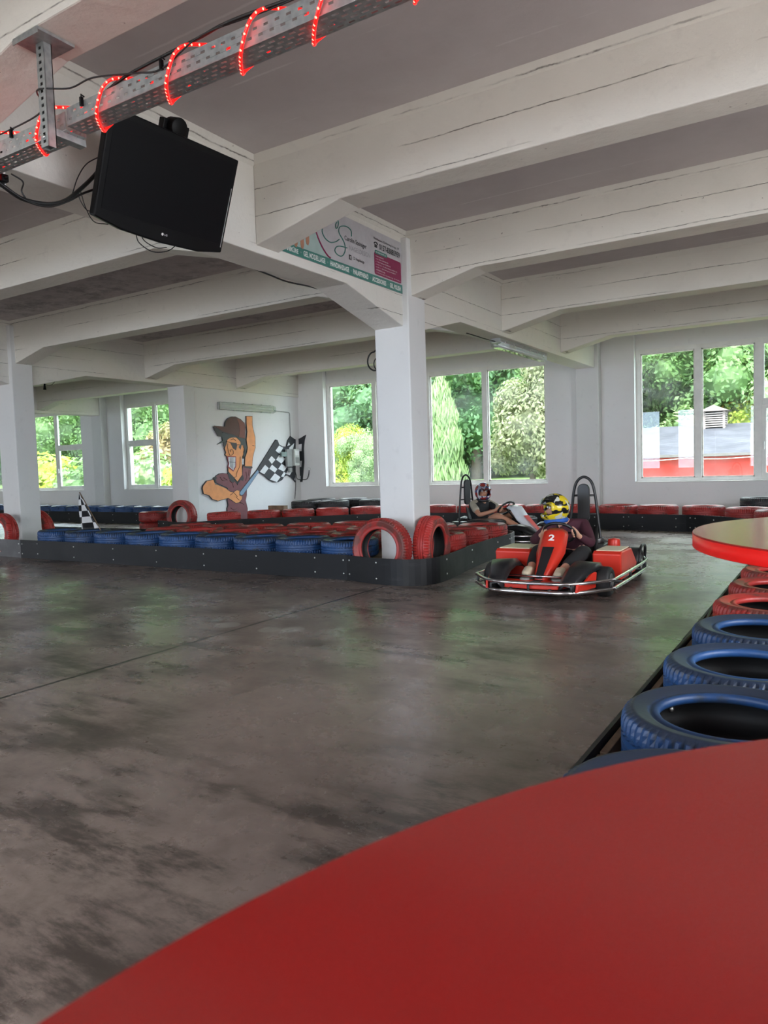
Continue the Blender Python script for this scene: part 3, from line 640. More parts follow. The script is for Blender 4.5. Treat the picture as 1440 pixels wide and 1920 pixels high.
# power strip and cable bundle left of the television
ps = empty('power_strip', (-3.53, 2.17, 2.62), 0, 'white power strip with black plugs at the left picture edge', 'power strip')
MB().box((-.115, -.028, -.09), (.02, .028, .10)).build('body', M_white, ps, .006)
for z in (-.06, .0, .06): MB().box((.02, -.018, z-.018), (.06, .018, z+.018)).lathe([(.012, 0), (.006, .03)], 10, mat=Matrix.Translation((.05, 0, z)) @ Matrix.Rotation(PI/2, 4, 'Y')).build('plug', M_black, ps, .004)
def cab(pts, r, label, n=10): return tag(MB().tube(bez(pts, n), r, 8).build('cable', M_cable), label, 'cable')
K = lambda y, z, x=-3.5: (x, y, z)
cab([K(2.05, 2.56), K(2.158, 2.533), K(2.266, 2.495), K(2.398, 2.505), K(2.508, 2.55), K(2.61, 2.64), K(2.72, 2.76), K(2.77, 2.85)], .011, 'thick bundled black cable sagging from the power strip to the television')
cab([K(2.10, 2.55, -3.485), K(2.27, 2.488, -3.485), K(2.40, 2.49, -3.485), K(2.52, 2.55, -3.485), K(2.62, 2.62, -3.485), K(2.76, 2.70, -3.46)], .006, 'thinner black cable sagging beside the thick bundle')
cab([K(2.56, 2.60), K(2.60, 2.70), K(2.66, 2.79), K(2.75, 2.86)], .003, 'thin wire leaving the cable bundle upward left of the television')
cab([K(2.62, 2.66), K(2.60, 2.60), K(2.65, 2.54), K(2.71, 2.58), K(2.71, 2.67)], .0025, 'loose loop of thin wire hanging at the lower left of the television')
cab([K(2.61, 2.64), K(2.64, 2.55), K(2.69, 2.49), K(2.78, 2.50)], .0025, 'thin wire hanging down behind the television corner')
cab([K(2.97, 2.50), K(2.99, 2.45), K(3.08, 2.42), K(3.18, 2.44), K(3.25, 2.48), K(3.30, 2.55), (-3.648, 3.34, 2.71)], .003, 'thin wire loop hanging under the middle of the television')
cab([K(3.0, 2.52), K(3.03, 2.47), K(3.12, 2.45), K(3.2, 2.47)], .003, 'shorter wire loop hanging under the television')
cab([K(2.22, 2.60), K(2.28, 2.58), K(2.27, 2.53), K(2.30, 2.49)], .004, 'short black cable curling down from the power strip')
cab([(-3.985, 4.55, 2.70), (-3.95, 4.7, 2.675), (-3.95, 4.9, 2.665), (-3.96, 5.2, 2.685), (-3.985, 5.42, 2.70)], .007, 'black cable sagging under the main beam below the advert board')
# ------------------------------------------------------------------ advert board
sg = empty('advert_board', (-3.648, 4.45, 2.765), 0, 'grey and green nail studio advert board fixed to the main beam beside the column', 'sign')
M_sg = flat('advert_grey', (.50, .48, .50), .4); M_gr = flat('advert_green', (.045, .20, .165), .4); M_mg = flat('advert_magenta', (.25, .012, .075), .4)
M_tx = flat('advert_black', (.03, .03, .035), .4); M_tw = flat('advert_white', (.70, .72, .70), .4); M_tg = flat('advert_light_grey', (.30, .29, .31), .4); M_sk = flat('advert_skin', (.42, .20, .12), .5); M_aq = flat('advert_pale_aqua', (.38, .50, .47), .4)
SW, SH = 1.83, .485
def spr(b, name, m, bevel=0):       # local u (along +Y), v up, h out (+X)
    b.v = [(v[2], v[0], v[1]) for v in b.v]; return b.build(name, m, sg, bevel)
idf = lambda u, v, h: (u, v, h)
spr(MB().prism([(0, 0), (SW, 0), (SW, SH), (0, SH)], 0, .008, idf), 'board', M_sg)
spr(MB().prism([(0, 0), (SW, 0), (SW, .082), (0, .075)], .008, .0095, idf), 'green_band', M_gr)
arc = [(0.0, .076)]+[(0.78-.36*math.cos(a), .42-.37*math.sin(a)) for a in [x*.1 for x in range(0, 13)]][::-1]+[(.42, SH), (0, SH)]
arc = [(u, min(SH, max(.078, v))) for u, v in arc]
spr(MB().prism([(u, v) for u, v in arc], .0085, .0098, idf), 'photo_backdrop', M_aq)
spr(MB().tube([(.78-.36*math.cos(a), max(.084, .42-.37*math.sin(a)), .0105) for a in [x*.1 for x in range(0, 13)]], .008, 4), 'red_arc', M_mg)
for k, (u, l) in enumerate(((.10, .30), (.17, .34), (.25, .335), (.32, .29))):
    spr(MB().prism([(u, SH), (u, SH-l-.05), (u+.008, SH-l-.075), (u+.03, SH-l-.08), (u+.045, SH-l-.05), (u+.05, SH)], .0098, .0105+.0003*k, idf), 'finger', M_sk)
LM = lambda u, v, h=.0105: Matrix.Translation((h, u, v)) @ Matrix(((0, 0, 1, 0), (1, 0, 0, 0), (0, 1, 0, 0), (0, 0, 0, 1)))
def sl(s, u, v, wd, hh, m, bold=0.0, h=.0102): letter(s, wd, hh, LM(u, v, h), m, sg, 'lettering', bold)
for s, u, wd in (('MANIKÜRE', .03, .19), ('GEL MODELLAGE', .285, .29), ('HANDMASSAGE', .643, .278), ('PARAFFINBAD', .984, .242), ('ACCESSOIRES', 1.29, .24), ('GEL POLISH', 1.595, .202)):
    sl(s, u, .018, wd, .044, M_tw, .035)
for u in (.243, .60, .944, 1.25, 1.554): sl('+', u, .03, .018, .02, M_tg)
spr(MB().tube(bez([(0.785, 0.267, 0.012), (0.732, 0.235, 0.012), (0.654, 0.212, 0.012), (0.581, 0.228, 0.012), (0.544, 0.271, 0.012), (0.561, 0.314, 0.012), (0.605, 0.354, 0.012), (0.665, 0.393, 0.012), (0.717, 0.424, 0.012), (0.76, 0.428, 0.012), (0.781, 0.404, 0.012), (0.765, 0.361, 0.012), (0.742, 0.35, 0.012), (0.74, 0.379, 0.012), (0.759, 0.403, 0.012)], 6), .0045, 6).tube(bez([(0.972, 0.337, 0.012), (0.969, 0.382, 0.012), (0.925, 0.401, 0.012), (0.863, 0.398, 0.012), (0.802, 0.375, 0.012), (0.781, 0.34, 0.012), (0.796, 0.309, 0.012), (0.835, 0.279, 0.012), (0.863, 0.246, 0.012), (0.869, 0.198, 0.012), (0.839, 0.151, 0.012), (0.798, 0.13, 0.012), (0.743, 0.135, 0.012), (0.715, 0.158, 0.012), (0.738, 0.192, 0.012), (0.799, 0.214, 0.012), (0.897, 0.222, 0.012)], 6), .0045, 6), 'monogram', M_gr)
sl('Carolin Steiniger', .866, .272, .345, .052, M_tx, .015); sl('NAGELDESIGN', .934, .215, .33, .040, M_tg)
spr(MB().prism([(.925, .132), (.962, .132), (.962, .174), (.925, .174)], .0095, .011, idf), 'logo_square', M_tx)
letter('f', .012, .03, LM(.938, .134, .0115), M_tw, sg, 'lettering', .02)
sl('CS Nageldesign', .985, .138, .18, .032, M_tx, .015)
sl('Nordhausen / Zuckerweg 3a App. 107', 1.335, .398, .45, .026, M_tx, .015); sl('0157-83885959', 1.425, .328, .37, .055, M_tx, .03)
spr(MB().box((1.345, .334, .0098), (1.39, .362, .0108)).tube([(1.338, .367, .0105), (1.355, .380, .0105), (1.38, .380, .0105), (1.397, .367, .0105)], .006, 6), 'telephone_symbol', M_tx)
def rr(x0, y0, x1, y1, r, n=5):
    P = []
    for cx, cy, a0 in ((x1-r, y1-r, 0), (x0+r, y1-r, PI/2), (x0+r, y0+r, PI), (x1-r, y0+r, 1.5*PI)):
        for k in range(n+1): P.append((cx+r*math.cos(a0+PI/2*k/n), cy+r*math.sin(a0+PI/2*k/n)))
    return P
spr(MB().prism(rr(1.335, .092, 1.81, .292, .02), .0092, .0104, idf), 'red_panel', M_mg)
spr(MB().prism(rr(1.345, .278, 1.56, .312, .015), .0104, .0114, idf), 'green_tab', M_gr)
sl('WIR ARBEITEN MIT LCN', 1.36, .288, .18, .014, M_tw, .01, .0118)
for k, s in enumerate(('» Naturnagelpflege', '» über 10 Jahre ERFAHRUNG', '» 1. Nagel-Modellage KOSTENLOS', '» Nach der 10. Behandlung erhalten Sie', '   auf die 11. Behandlung einen RABATT', '» MODERNE Geräte', '» Termine nach Vereinbarung - 35 Wochen')):
    sl(s, 1.355, .252-.0245*k, (.14, .22, .26, .38, .36, .16, .44)[k], .013, M_tw, .0, .0108)
# ------------------------------------------------------------------ wall figure with flag
MC = {'skin': flat('mural_orange_skin', (.82, .33, .115)), 'maroon': flat('mural_maroon', (.20, .062, .072)), 'dark': flat('mural_charcoal', (.035, .035, .038)), 'hair': flat('mural_hair', (.045, .055, .055)),
      'cap': flat('mural_cap_brown', (.085, .024, .018)), 'capred': flat('mural_cap_red_brown', (.19, .05, .035)), 'lip': flat('mural_lip', (.28, .04, .05)), 'white': flat('mural_white', (.75, .77, .79)), 'blue': flat('mural_steel_blue', (.20, .31, .44)), 'black': flat('mural_black', (.022, .026, .032))}
MUR=[
 ('arm','skin',1,[(11.282, 2.208), (11.466, 2.216), (11.462, 2.022), (11.481, 1.936), (11.528, 1.786), (11.522, 1.57), (11.468, 1.461), (11.429, 1.354), (11.395, 1.181), (11.175, 1.185), (11.195, 1.376), (11.256, 1.483), (11.277, 1.568), (11.255, 1.728), (11.288, 1.889), (11.275, 2.048)]),
 ('shirt','maroon',1,[(10.307, 0.976), (10.366, 1.025), (10.454, 1.064), (10.54, 1.072), (10.677, 1.058), (10.71, 0.985), (10.941, 0.862), (11.088, 1.017), (11.112, 1.165), (11.147, 1.228), (11.175, 1.185), (11.394, 1.176), (11.358, 1.096), (11.319, 0.978), (11.3, 0.925), (11.208, 0.714), (11.202, 0.607), (11.164, 0.502), (11.209, 0.338), (11.18, -0.252), (10.607, -0.196), (10.621, 0.376), (10.654, 0.436), (10.638, 0.531), (10.66, 0.769), (10.61, 0.791), (10.357, 0.883)]),
 ('collar','dark',3,[(10.679, 1.079), (10.729, 1.068), (10.843, 0.981), (10.855, 0.939), (10.942, 0.873), (11.037, 0.944), (11.103, 1.016), (11.13, 0.952), (11.096, 0.9), (11.036, 0.923), (10.939, 0.831), (10.853, 0.907), (10.821, 0.867), (10.749, 0.911), (10.708, 0.964)]),
 ('cuff','dark',2,[(11.139, 1.228), (11.176, 1.196), (11.395, 1.181), (11.401, 1.149), (11.329, 1.139), (11.159, 1.169)]),
 ('cuff','dark',3,[(10.279, 0.977), (10.308, 0.996), (10.364, 0.995), (10.384, 0.974), (10.341, 0.965), (10.364, 0.883), (10.316, 0.895), (10.305, 0.956)]),
 ('face','skin',2,[(10.704, 1.731), (10.757, 1.757), (10.832, 1.774), (10.967, 1.777), (11.069, 1.704), (11.11, 1.631), (11.17, 1.61), (11.188, 1.525), (11.143, 1.419), (11.101, 1.356), (11.095, 1.144), (11.088, 1.017), (10.942, 0.883), (10.842, 0.971), (10.694, 1.089), (10.692, 1.182), (10.726, 1.255), (10.687, 1.338), (10.676, 1.39), (10.627, 1.421), (10.652, 1.472), (10.62, 1.544), (10.631, 1.596), (10.677, 1.648)]),
 ('hair','hair',3,[(10.619, 1.873), (10.559, 1.841), (10.579, 1.698), (10.432, 1.625), (10.57, 1.662), (10.65, 1.673), (10.726, 1.731), (10.817, 1.774), (10.967, 1.782), (11.069, 1.704), (11.08, 1.641), (11.015, 1.578), (11.073, 1.525), (11.102, 1.62), (11.17, 1.61), (11.195, 1.515), (11.143, 1.414), (11.146, 1.345), (11.197, 1.419), (11.261, 1.568), (11.231, 1.707), (11.212, 1.781), (10.911, 1.849)]),
 ('cap','cap',4,[(10.633, 1.863), (10.647, 1.976), (10.674, 2.07), (10.752, 2.145), (10.857, 2.18), (10.962, 2.184), (11.111, 2.138), (11.214, 2.067), (11.242, 1.973), (11.209, 1.738), (11.027, 1.767), (10.865, 1.816)]),
 ('cap_panel','capred',5,[(10.99, 2.154), (11.11, 2.122), (11.206, 2.057), (11.227, 1.972), (11.198, 1.754), (11.028, 1.778), (11.066, 1.905), (11.045, 2.062)]),
 ('brim','cap',5,[(10.34, 1.967), (10.369, 1.985), (10.51, 1.98), (10.647, 1.976), (10.768, 1.933), (10.88, 1.822), (10.763, 1.84), (10.576, 1.882), (10.424, 1.955)]),
 ('brim_underside','dark',5,[(10.34, 1.962), (10.424, 1.952), (10.576, 1.88), (10.762, 1.838), (10.88, 1.82), (10.717, 1.824), (10.561, 1.872), (10.562, 1.775), (10.456, 1.783), (10.364, 1.907)]),
 ('lips','lip',4,[(10.669, 1.4), (10.928, 1.394), (10.919, 1.189), (10.835, 1.094), (10.681, 1.181), (10.715, 1.255)]),
 ('teeth','white',5,[(10.709, 1.379), (10.905, 1.375), (10.889, 1.195), (10.834, 1.119), (10.704, 1.198), (10.729, 1.255), (10.71, 1.296)]),
 ('lens','dark',4,[(10.781, 1.67), (10.96, 1.661), (10.972, 1.609), (10.936, 1.514), (10.856, 1.554)]),
 ('lens','dark',4,[(10.599, 1.678), (10.697, 1.679), (10.66, 1.606), (10.621, 1.56), (10.588, 1.616)]),
 ('forearm','skin',4,[(9.983, 0.793), (10.001, 0.845), (10.107, 0.936), (10.283, 0.956), (10.322, 0.865), (10.396, 0.851), (10.603, 0.778), (10.722, 0.708), (10.815, 0.693), (10.912, 0.732), (10.991, 0.707), (10.985, 0.618), (11.064, 0.592), (11.044, 0.525), (10.96, 0.463), (10.864, 0.458), (10.712, 0.543), (10.652, 0.569), (10.436, 0.537), (10.376, 0.529), (10.23, 0.57), (10.147, 0.648), (10.005, 0.687)]),
 ('stick','blue',5,[(11.545, 1.119), (11.593, 1.072), (11.082, 0.613), (11.017, 0.605), (10.978, 0.652), (11.006, 0.695)]),
 ('flag','black',3,[(11.549, 1.123), (12.171, 1.745), (12.228, 1.732), (12.274, 1.643), (12.382, 1.6), (12.517, 1.601), (12.57, 1.732), (12.668, 1.826), (12.772, 1.779), (12.841, 1.758), (12.784, 0.815), (12.644, 0.927), (12.524, 0.974), (12.403, 0.953), (12.324, 0.878), (12.188, 0.835), (12.043, 0.84), (11.903, 0.892), (11.754, 0.989), (11.62, 1.053)]),
 ('check','white',4,[(12.265, 1.619), (12.398, 1.572), (12.269, 1.441), (12.142, 1.509)]),
 ('check','white',4,[(12.005, 1.396), (12.123, 1.316), (12.002, 1.229), (11.908, 1.317)]),
 ('check','white',4,[(12.253, 1.419), (12.463, 1.337), (12.315, 1.233), (12.152, 1.315)]),
 ('check','white',4,[(11.789, 1.212), (11.897, 1.14), (11.749, 1.017), (11.614, 1.071)]),
 ('check','white',4,[(12.008, 1.213), (12.176, 1.116), (12.092, 1.042), (11.918, 1.13)]),
 ('check','white',4,[(12.322, 1.223), (12.498, 1.153), (12.387, 1.059), (12.206, 1.12)]),
 ('check','white',4,[(12.091, 1.028), (12.268, 0.942), (12.145, 0.841), (11.925, 0.9)]),
 ('check','white',4,[(12.386, 1.049), (12.452, 1.029), (12.372, 0.939), (12.291, 0.956)]),
 ('check','white',4,[(12.532, 1.095), (12.659, 1.053), (12.586, 0.977), (12.451, 1.005)]),
 ('check','white',4,[(12.607, 1.578), (12.782, 1.676), (12.727, 1.54), (12.596, 1.534)]),
 ('check','white',4,[(12.591, 1.694), (12.641, 1.636), (12.54, 1.611)]),
 ('check','white',4,[(12.776, 0.943), (12.785, 0.834), (12.741, 0.875)]),
]
MLN=[
  [(10.701, 1.679), (10.781, 1.67)] ,
  [(10.973, 1.625), (11.079, 1.625)] ,
  [(10.707, 1.648), (10.694, 1.565), (10.718, 1.483), (10.751, 1.415), (10.803, 1.415), (10.849, 1.446), (10.853, 1.504), (10.81, 1.535), (10.764, 1.514), (10.77, 1.483)] ,
  [(11.049, 1.388), (11.022, 1.198), (10.923, 1.063), (10.903, 0.99), (10.85, 0.976)] ,
  [(10.706, 1.286), (10.894, 1.273)] ,
  [(10.748, 1.374), (10.749, 1.187)] ,
  [(10.785, 1.373), (10.78, 1.165)] ,
  [(10.825, 1.373), (10.811, 1.144)] ,
  [(10.864, 1.373), (10.845, 1.133)] ,
  [(10.941, 0.862), (10.931, 0.821)] ,
  [(10.799, 1.722), (10.875, 1.744), (10.94, 1.708)] ,
  [(11.421, 1.612), (11.477, 1.607)] ,
  [(10.717, 0.631), (10.814, 0.682), (10.919, 0.588)] ,
  [(10.872, 0.59), (10.963, 0.519)] ,
  [(11.139, 1.6), (11.166, 1.547), (11.138, 1.462)] ,
]
FLR=[
  ('black',[(-10.384, 1.766), (-10.264, 1.782), (-10.098, 1.853), (-10.141, 1.742), (-10.175, 1.547), (-10.176, 1.251), (-10.247, 0.817), (-10.431, 0.8)]),
  ('white',[(-10.327, 1.647), (-10.214, 1.657), (-10.227, 1.499), (-10.315, 1.498)]),
  ('white',[(-10.338, 1.285), (-10.225, 1.282), (-10.25, 1.149), (-10.351, 1.157)]),
  ('white',[(-10.385, 1.748), (-10.335, 1.751), (-10.347, 1.633), (-10.391, 1.625)]),
  ('white',[(-10.42, 0.909), (-10.278, 0.951), (-10.282, 0.867), (-10.385, 0.839)]),
]

fg = empty('wall_figure', (-10.30, 11.0, 0), 0, 'painted cut-out of a grinning man in cap and sunglasses on the white wall', 'wall art')
fw_ = empty('wall_flag', (-10.30, 12.2, 0), 0, 'painted checkered flag cut-out on a blue stick wrapping into the wall corner', 'wall art')
LV = lambda l: .022+.0022*l
def shrink(P, d):
    n = len(P); A = sum(P[i][0]*P[(i+1) % n][1]-P[(i+1) % n][0]*P[i][1] for i in range(n)); s = 1 if A > 0 else -1; out = []
    for i in range(n):
        a, b_, c = Vector(P[i-1]), Vector(P[i]), Vector(P[(i+1) % n]); t1 = (b_-a).normalized(); t2 = (c-b_).normalized()
        n1 = Vector((-t1.y, t1.x))*s; n2 = Vector((-t2.y, t2.x))*s; m = n1+n2; m = m/max(.35, m.length)*1.0 if m.length > 1e-3 else n1
        out.append(tuple(b_+m*d))
    return out
for n_, m_, l, P in MUR:
    root, y0 = (fw_, 12.2) if n_ in ('flag', 'check', 'stick') else (fg, 11.0)
    Q = [(y-y0, z) for y, z in P]
    if n_ in ('arm', 'shirt', 'face', 'forearm', 'stick', 'cap'):     # black painted outline round the coloured field
        MB().prism(Q, .001, LV(l), lambda u, v, h: (h, u, v)).build(n_+'_outline', MC['dark'], root)
        MB().prism(shrink(Q, .010), LV(l), LV(l)+.0015, lambda u, v, h: (h, u, v)).build(n_, MC[m_], root)
    else: MB().prism(Q, .001 if l < 4 else .02, LV(l)+(.001), lambda u, v, h: (h, u, v)).build({'check': 'white_check'}.get(n_, n_), MC[m_], root)
for P in MLN: MB().tube([(LV(5)+.003, y-11.0, z) for y, z in P], .0045, 5).build('ink_line', MC['dark'], fg)
# folds in the painted shirt
b = MB()
for P in ([(10.46, 1.0), (10.52, .93), (10.62, .92)], [(10.56, .98), (10.66, .93)], [(10.72, .92), (10.80, .86), (10.82, .78)], [(11.20, 1.08), (11.22, .98), (11.18, .90)], [(11.30, 1.12), (11.27, 1.0)], [(10.72, .38), (10.80, .33), (10.9, .36)], [(10.98, .47), (11.06, .45), (11.1, .42)], [(11.12, .75), (11.10, .62)]):
    MB().tube([(LV(1)+.0022, y-11.0, z) for y, z in P], .006, 4).build('fold_line', MC['cap'], fg)
for k, (m_, P) in enumerate(FLR):
    MB().prism([(x+10.30, z) for x, z in P], .775 if not k else .77, .799 if not k else .7975+.0, lambda u, v, h: (u, h, v)).build('flag_end' if not k else 'white_check', MC[m_], fw_) if not k else MB().prism([(x+10.30, z) for x, z in P], .772, .776, lambda u, v, h: (u, h, v)).build('white_check', MC[m_], fw_)
# electrical gear on the flag
eb = empty('fuse_box', (-10.25, 12.62, 1.3), 0, 'grey electrical boxes mounted over the checkered flag in the corner', 'fuse box')
MB().box((0, -.19, -.14), (.06, -.02, .24)).build('back_box', M_grey, eb, .006)
MB().box((0, .0, -.12), (.11, .17, .24)).build('cabinet', flat('pale_grey_cabinet', (.55, .56, .53)), eb, .006)
MB().box((.11, .02, .10), (.118, .15, .21)).build('cover', M_white, eb, .003)
MB().box((.11, .02, -.06), (.118, .15, .06)).build('window_flap', M_grey, eb, .003)
MB().box((0, -.35, .08), (.05, -.19, .18)).build('side_box', simple('grey_green_plastic', (.22, .29, .27), .4), eb, .006)
MB().box((0, -.12, -.26), (.05, -.02, -.16)).build('socket', M_grey, eb, .006)
cab([(-10.2, 12.66, 1.16), (-10.2, 12.72, .98), (-10.22, 12.80, .88), (-10.12, 12.96, .87), (-10.06, 12.97, .95), (-10.04, 12.985, 1.09)], .008, 'black cable hanging from the electrical boxes to the socket on the window wall')
cab([(-10.24, 12.72, 1.15), (-10.23, 12.73, .9), (-10.26, 12.76, .7), (-10.28, 12.74, .45)], .007, 'cable running down the wall corner below the flag'); 
tag(MB().lathe([(.0001, 0), (.03, 0), (.03, .02), (.0001, .03)], 16, mat=Matrix.Translation((-10.04, 13.0, 1.1)) @ Matrix.Rotation(PI/2, 4, 'X')).build('wall_socket', M_white), 'small round wall socket right of the checkered flag', 'socket')
tag(MB().tube([(-10.285, 12.13, 2.36), (-10.285, 12.66, 2.34), (-10.285, 12.68, 2.31), (-10.285, 12.68, 1.55)], .008, 8).build('conduit_pipe', M_grey), 'thin grey conduit from the wall lamp down to the flag', 'pipe')
def lamp(name_lab, loc, rz, L, onwall):
    t = empty('tube_light', loc, rz, name_lab, 'lamp', 'grey tube light fittings'); h = L/2
    MB().prism([(-.07, 0), (.07, 0), (.078, .045), (-.078, .045)], -h, h, lambda u, v, hh: (hh, u, v)).build('housing', M_grey, t, .003)
    MB().prism([(-.074, .046), (.074, .046), (.060, .105), (.04, .118), (-.04, .118), (-.060, .105)], -h+.01, h-.01, lambda u, v, hh: (hh, u, v)).build('clear_cover', glass('ribbed_clear_plastic', (.86, .88, .86), .08), t)
    for s in (-.025, .025): MB().tube([(-h+.05, s*1.2, .08), (h-.05, s*1.2, .08)], .013, 12).build('tube', M_white, t)
    MB().box((-h+.02, -.065, .047), (h-.02, .065, .052)).build('reflector', M_white, t)
    for k in range(6):
        for s in (-1, 1): MB().box((-h+L*(k+.5)/6-.012, s*.076-.005, .03), (-h+L*(k+.5)/6+.012, s*.076+.005, .065)).build('clip', M_chrome, t)
    return t
l1 = lamp('long grey tube light fitting on the white wall above the cartoon man', (-10.30, 11.31, 2.375), 0, 1.62, True); l1.rotation_euler = (PI/2, 0, PI/2)
l2 = lamp('clear covered tube light fitting under the main beam before the window', (-3.78, 9.72, 2.69), PI/2, 1.75, False); l2.rotation_euler = (PI, 0, PI/2)
cab([(-3.9, 8.25, 2.688), (-3.85, 8.4, 2.67), (-3.8, 8.6, 2.65), (-3.78, 8.84, 2.65)], .006, 'black cable feeding the tube light under the main beam')
cab([(-5.42, 8.80, 2.915), (-5.46, 8.72, 2.76)]+[(-5.50+.12*math.cos(a), 8.68, 2.56+.13*math.sin(a)) for a in [PI*.5+k*.45 for k in range(13)]]+[(-5.36, 8.7, 2.44)], .011, 'coiled black cable ring hanging at the rib left of the column')
cab([(-5.40, 8.70, 2.60)]+[(-5.45+.08*math.cos(a), 8.70, 2.52+.09*math.sin(a)) for a in [PI*.45+k*.4 for k in range(9)]], .008, 'smaller black cable ring inside the larger one left of the column')
hp = empty('hanging_socket', (-10.35, 6.90, 2.45), 0, 'small black socket hanging on a wire under the beam right of the left column', 'socket')
# ------------------------------------------------------------------ outside
M_hill = simple('hillside_grass', (.10, .16, .04), .9, var=.3, sc=.6)
b = MB(); nx, ny = 60, 26; X0, X1, Y0, Y1 = -70, 55, 14.5, 75
def hz(x, y):
    s = max(0, min(1, (y-27)/34)); base = -1.2+1.6*max(0, min(1, (y-15)/10))*(1 if x < -4 else 0.1)
    return base+s*s*(3-2*s)*6+.8*noise.noise(Vector((x*.08, y*.08, 0)))
vs = [(X0+(X1-X0)*i/nx, Y0+(Y1-Y0)*j/ny, hz(X0+(X1-X0)*i/nx, Y0+(Y1-Y0)*j/ny)) for i in range(nx+1) for j in range(ny+1)]
b.add(vs, [(i*(ny+1)+j, (i+1)*(ny+1)+j, (i+1)*(ny+1)+j+1, i*(ny+1)+j+1) for i in range(nx) for j in range(ny)], 0, True)
b.build('ground_hillside', M_hill)['kind'] = 'structure'
MB().box((-60, -60, -3.2), (50, 14.5, -3.0)).build('ground_yard', simple('pale_gravel', (.42, .40, .37), .9))['kind'] = 'structure'
G1 = leafmat('mid_green_leaves', (.05, .125, .035), (.17, .29, .10)); G2 = leafmat('deep_green_leaves', (.035, .10, .04), (.12, .24, .10))
G3 = leafmat('yellow_green_leaves', (.22, .34, .03), (.50, .55, .06)); G4 = leafmat('pale_green_leaves', (.13, .23, .09), (.31, .42, .20)); G5 = leafmat('bronze_pink_leaves', (.10, .12, .05), (.25, .25, .15)); G6 = leafmat('reddish_leaves', (.24, .09, .05), (.22, .24, .10))
M_bark = simple('tree_bark', (.10, .07, .05), .9, var=.3)
def crown(name, mat, blobs, n, ls, seed, droop=0):
    rd = random.Random(seed); b = MB()
    tot = sum(r[3]**2 for r in blobs)
    for bx_, by_, bz_, br in blobs:
        b.ball((bx_, by_, bz_), br*.72, 8, 6, 0, (1, 1, .9))
        m = int(n*br*br/tot)
        for _ in range(m):
            d = Vector((rd.gauss(0, 1), rd.gauss(0, 1), rd.gauss(0, 1))).normalized(); q = .70+.38*rd.random()**.7
            p = Vector((bx_, by_, bz_))+Vector((d.x, d.y, d.z*.92))*br*q
            nn = (d+Vector((rd.uniform(-.8, .8), rd.uniform(-.8, .8), rd.uniform(-.3, .9)))).normalized()
            u = nn.orthogonal().normalized(); u.rotate(Matrix.Rotation(rd.uniform(0, 6.28), 3, nn)); w = nn.cross(u); s = ls*rd.uniform(.6, 1.4)
            if droop: u = (u*.4+Vector((0, 0, -1))).normalized(); w = nn.cross(u).normalized(); 
            e = 1.0+droop
            b.add([p-u*s*e, p+w*s*.5, p+u*s*e, p-w*s*.5], [(0, 1, 2, 3)])
    me = bpy.data.meshes.new(name); me.from_pydata(b.v, [], b.f); me.materials.append(mat); me.update(); return me
def blobs(rd, R_, H_, n): return [(0, 0, H_, R_), (.3, -.2, H_*.5, R_*.85)]+[(R_*1.1*rd.uniform(-1, 1), R_*1.1*rd.uniform(-1, 1), H_*.62+R_*rd.uniform(-1.1, 1.35), R_*rd.uniform(.3, .55)) for _ in range(n)]
rd = random.Random(3)
CR = [crown('crown', G1, blobs(rd, 2.3, 4.6, 22), 15000, .105, 1), crown('crown', G2, blobs(rd, 2.4, 4.9, 22), 15000, .10, 2), crown('crown', G4, blobs(rd, 2.1, 4.4, 20), 14000, .095, 3), crown('crown', G3, blobs(rd, 1.9, 4.0, 18), 11000, .11, 4)]
TRK = MB().tube([(0, 0, -.5), (.1, 0, 2), (-.1, .1, 4.6)], [.22, .17, .08], 8).tube([(.05, 0, 2.4), (.9, .3, 4)], [.1, .04], 6).tube([(.05, 0, 2.6), (-.8, -.4, 4.2)], [.1, .04], 6).mesh('trunk', M_bark)
KN = ['mid green', 'deep green', 'pale green', 'yellow green']
def tree(x, y, s, k, lab, grp='trees on the hillside behind the windows', z=None, sz=1):
    t = empty('broadleaf_tree', (x, y, hz(x, y) if z is None else z), rd.uniform(0, 6), lab, 'tree', grp); t.scale = (s, s, s*sz)
    inst(CR[k], 'crown', t); inst(TRK, 'trunk', t); return t
cnt = 0
for row, (y, n, x0, x1, s) in enumerate([(27.0, 15, -52, 10, .95), (33, 15, -60, 13, 1.15), (40, 14, -68, 14, 1.35), (50, 12, -76, 16, 1.75)]):
    for i in range(n):
        x = x0+(x1-x0)*(i+.5+rd.uniform(-.2, .2))/n; yy = y+rd.uniform(-1.4, 1.4)
        if row == 0 and x > -5.5: yy += 5.5
        k = rd.choice([0, 1, 0, 1, 2]) if row else rd.choice([0, 1, 2])
        tree(x, yy, s*rd.uniform(.9, 1.12), k, '%s broadleaf tree in the %s row of the wooded hill, %s from the left' % (KN[k], ['nearest', 'second', 'third', 'farthest'][row], ORD[i]))
tree(-3.1, 31.5, .72, 3, 'yellow green tree behind the louvred roof turret')
tree(-16.1, 23.5, .36, 3, 'small bright yellow green tree in the left pane of the big window', 'trees beyond the big window', sz=1.25)
tree(-15.0, 23.0, .31, 2, 'small airy pale green tree beside the yellow green one', 'trees beyond the big window', sz=1.3)
BP = crown('crown', G4, [(0, 0, .9, 1.0), (0, 0, 1.9, .85), (.05, 0, 2.8, .62), (0, 0, 3.5, .40), (0, 0, 4.1, .2)], 9000, .065, 9, 1.4)
t = empty('weeping_tree', (-10.62, 20.5, -.3), 0, 'pale weeping tree with hanging twigs right of the white column', 'tree'); inst(BP, 'crown', t, sc=(.75, .75, 1.02)); inst(TRK, 'trunk', t, sc=(.5, .5, .8))
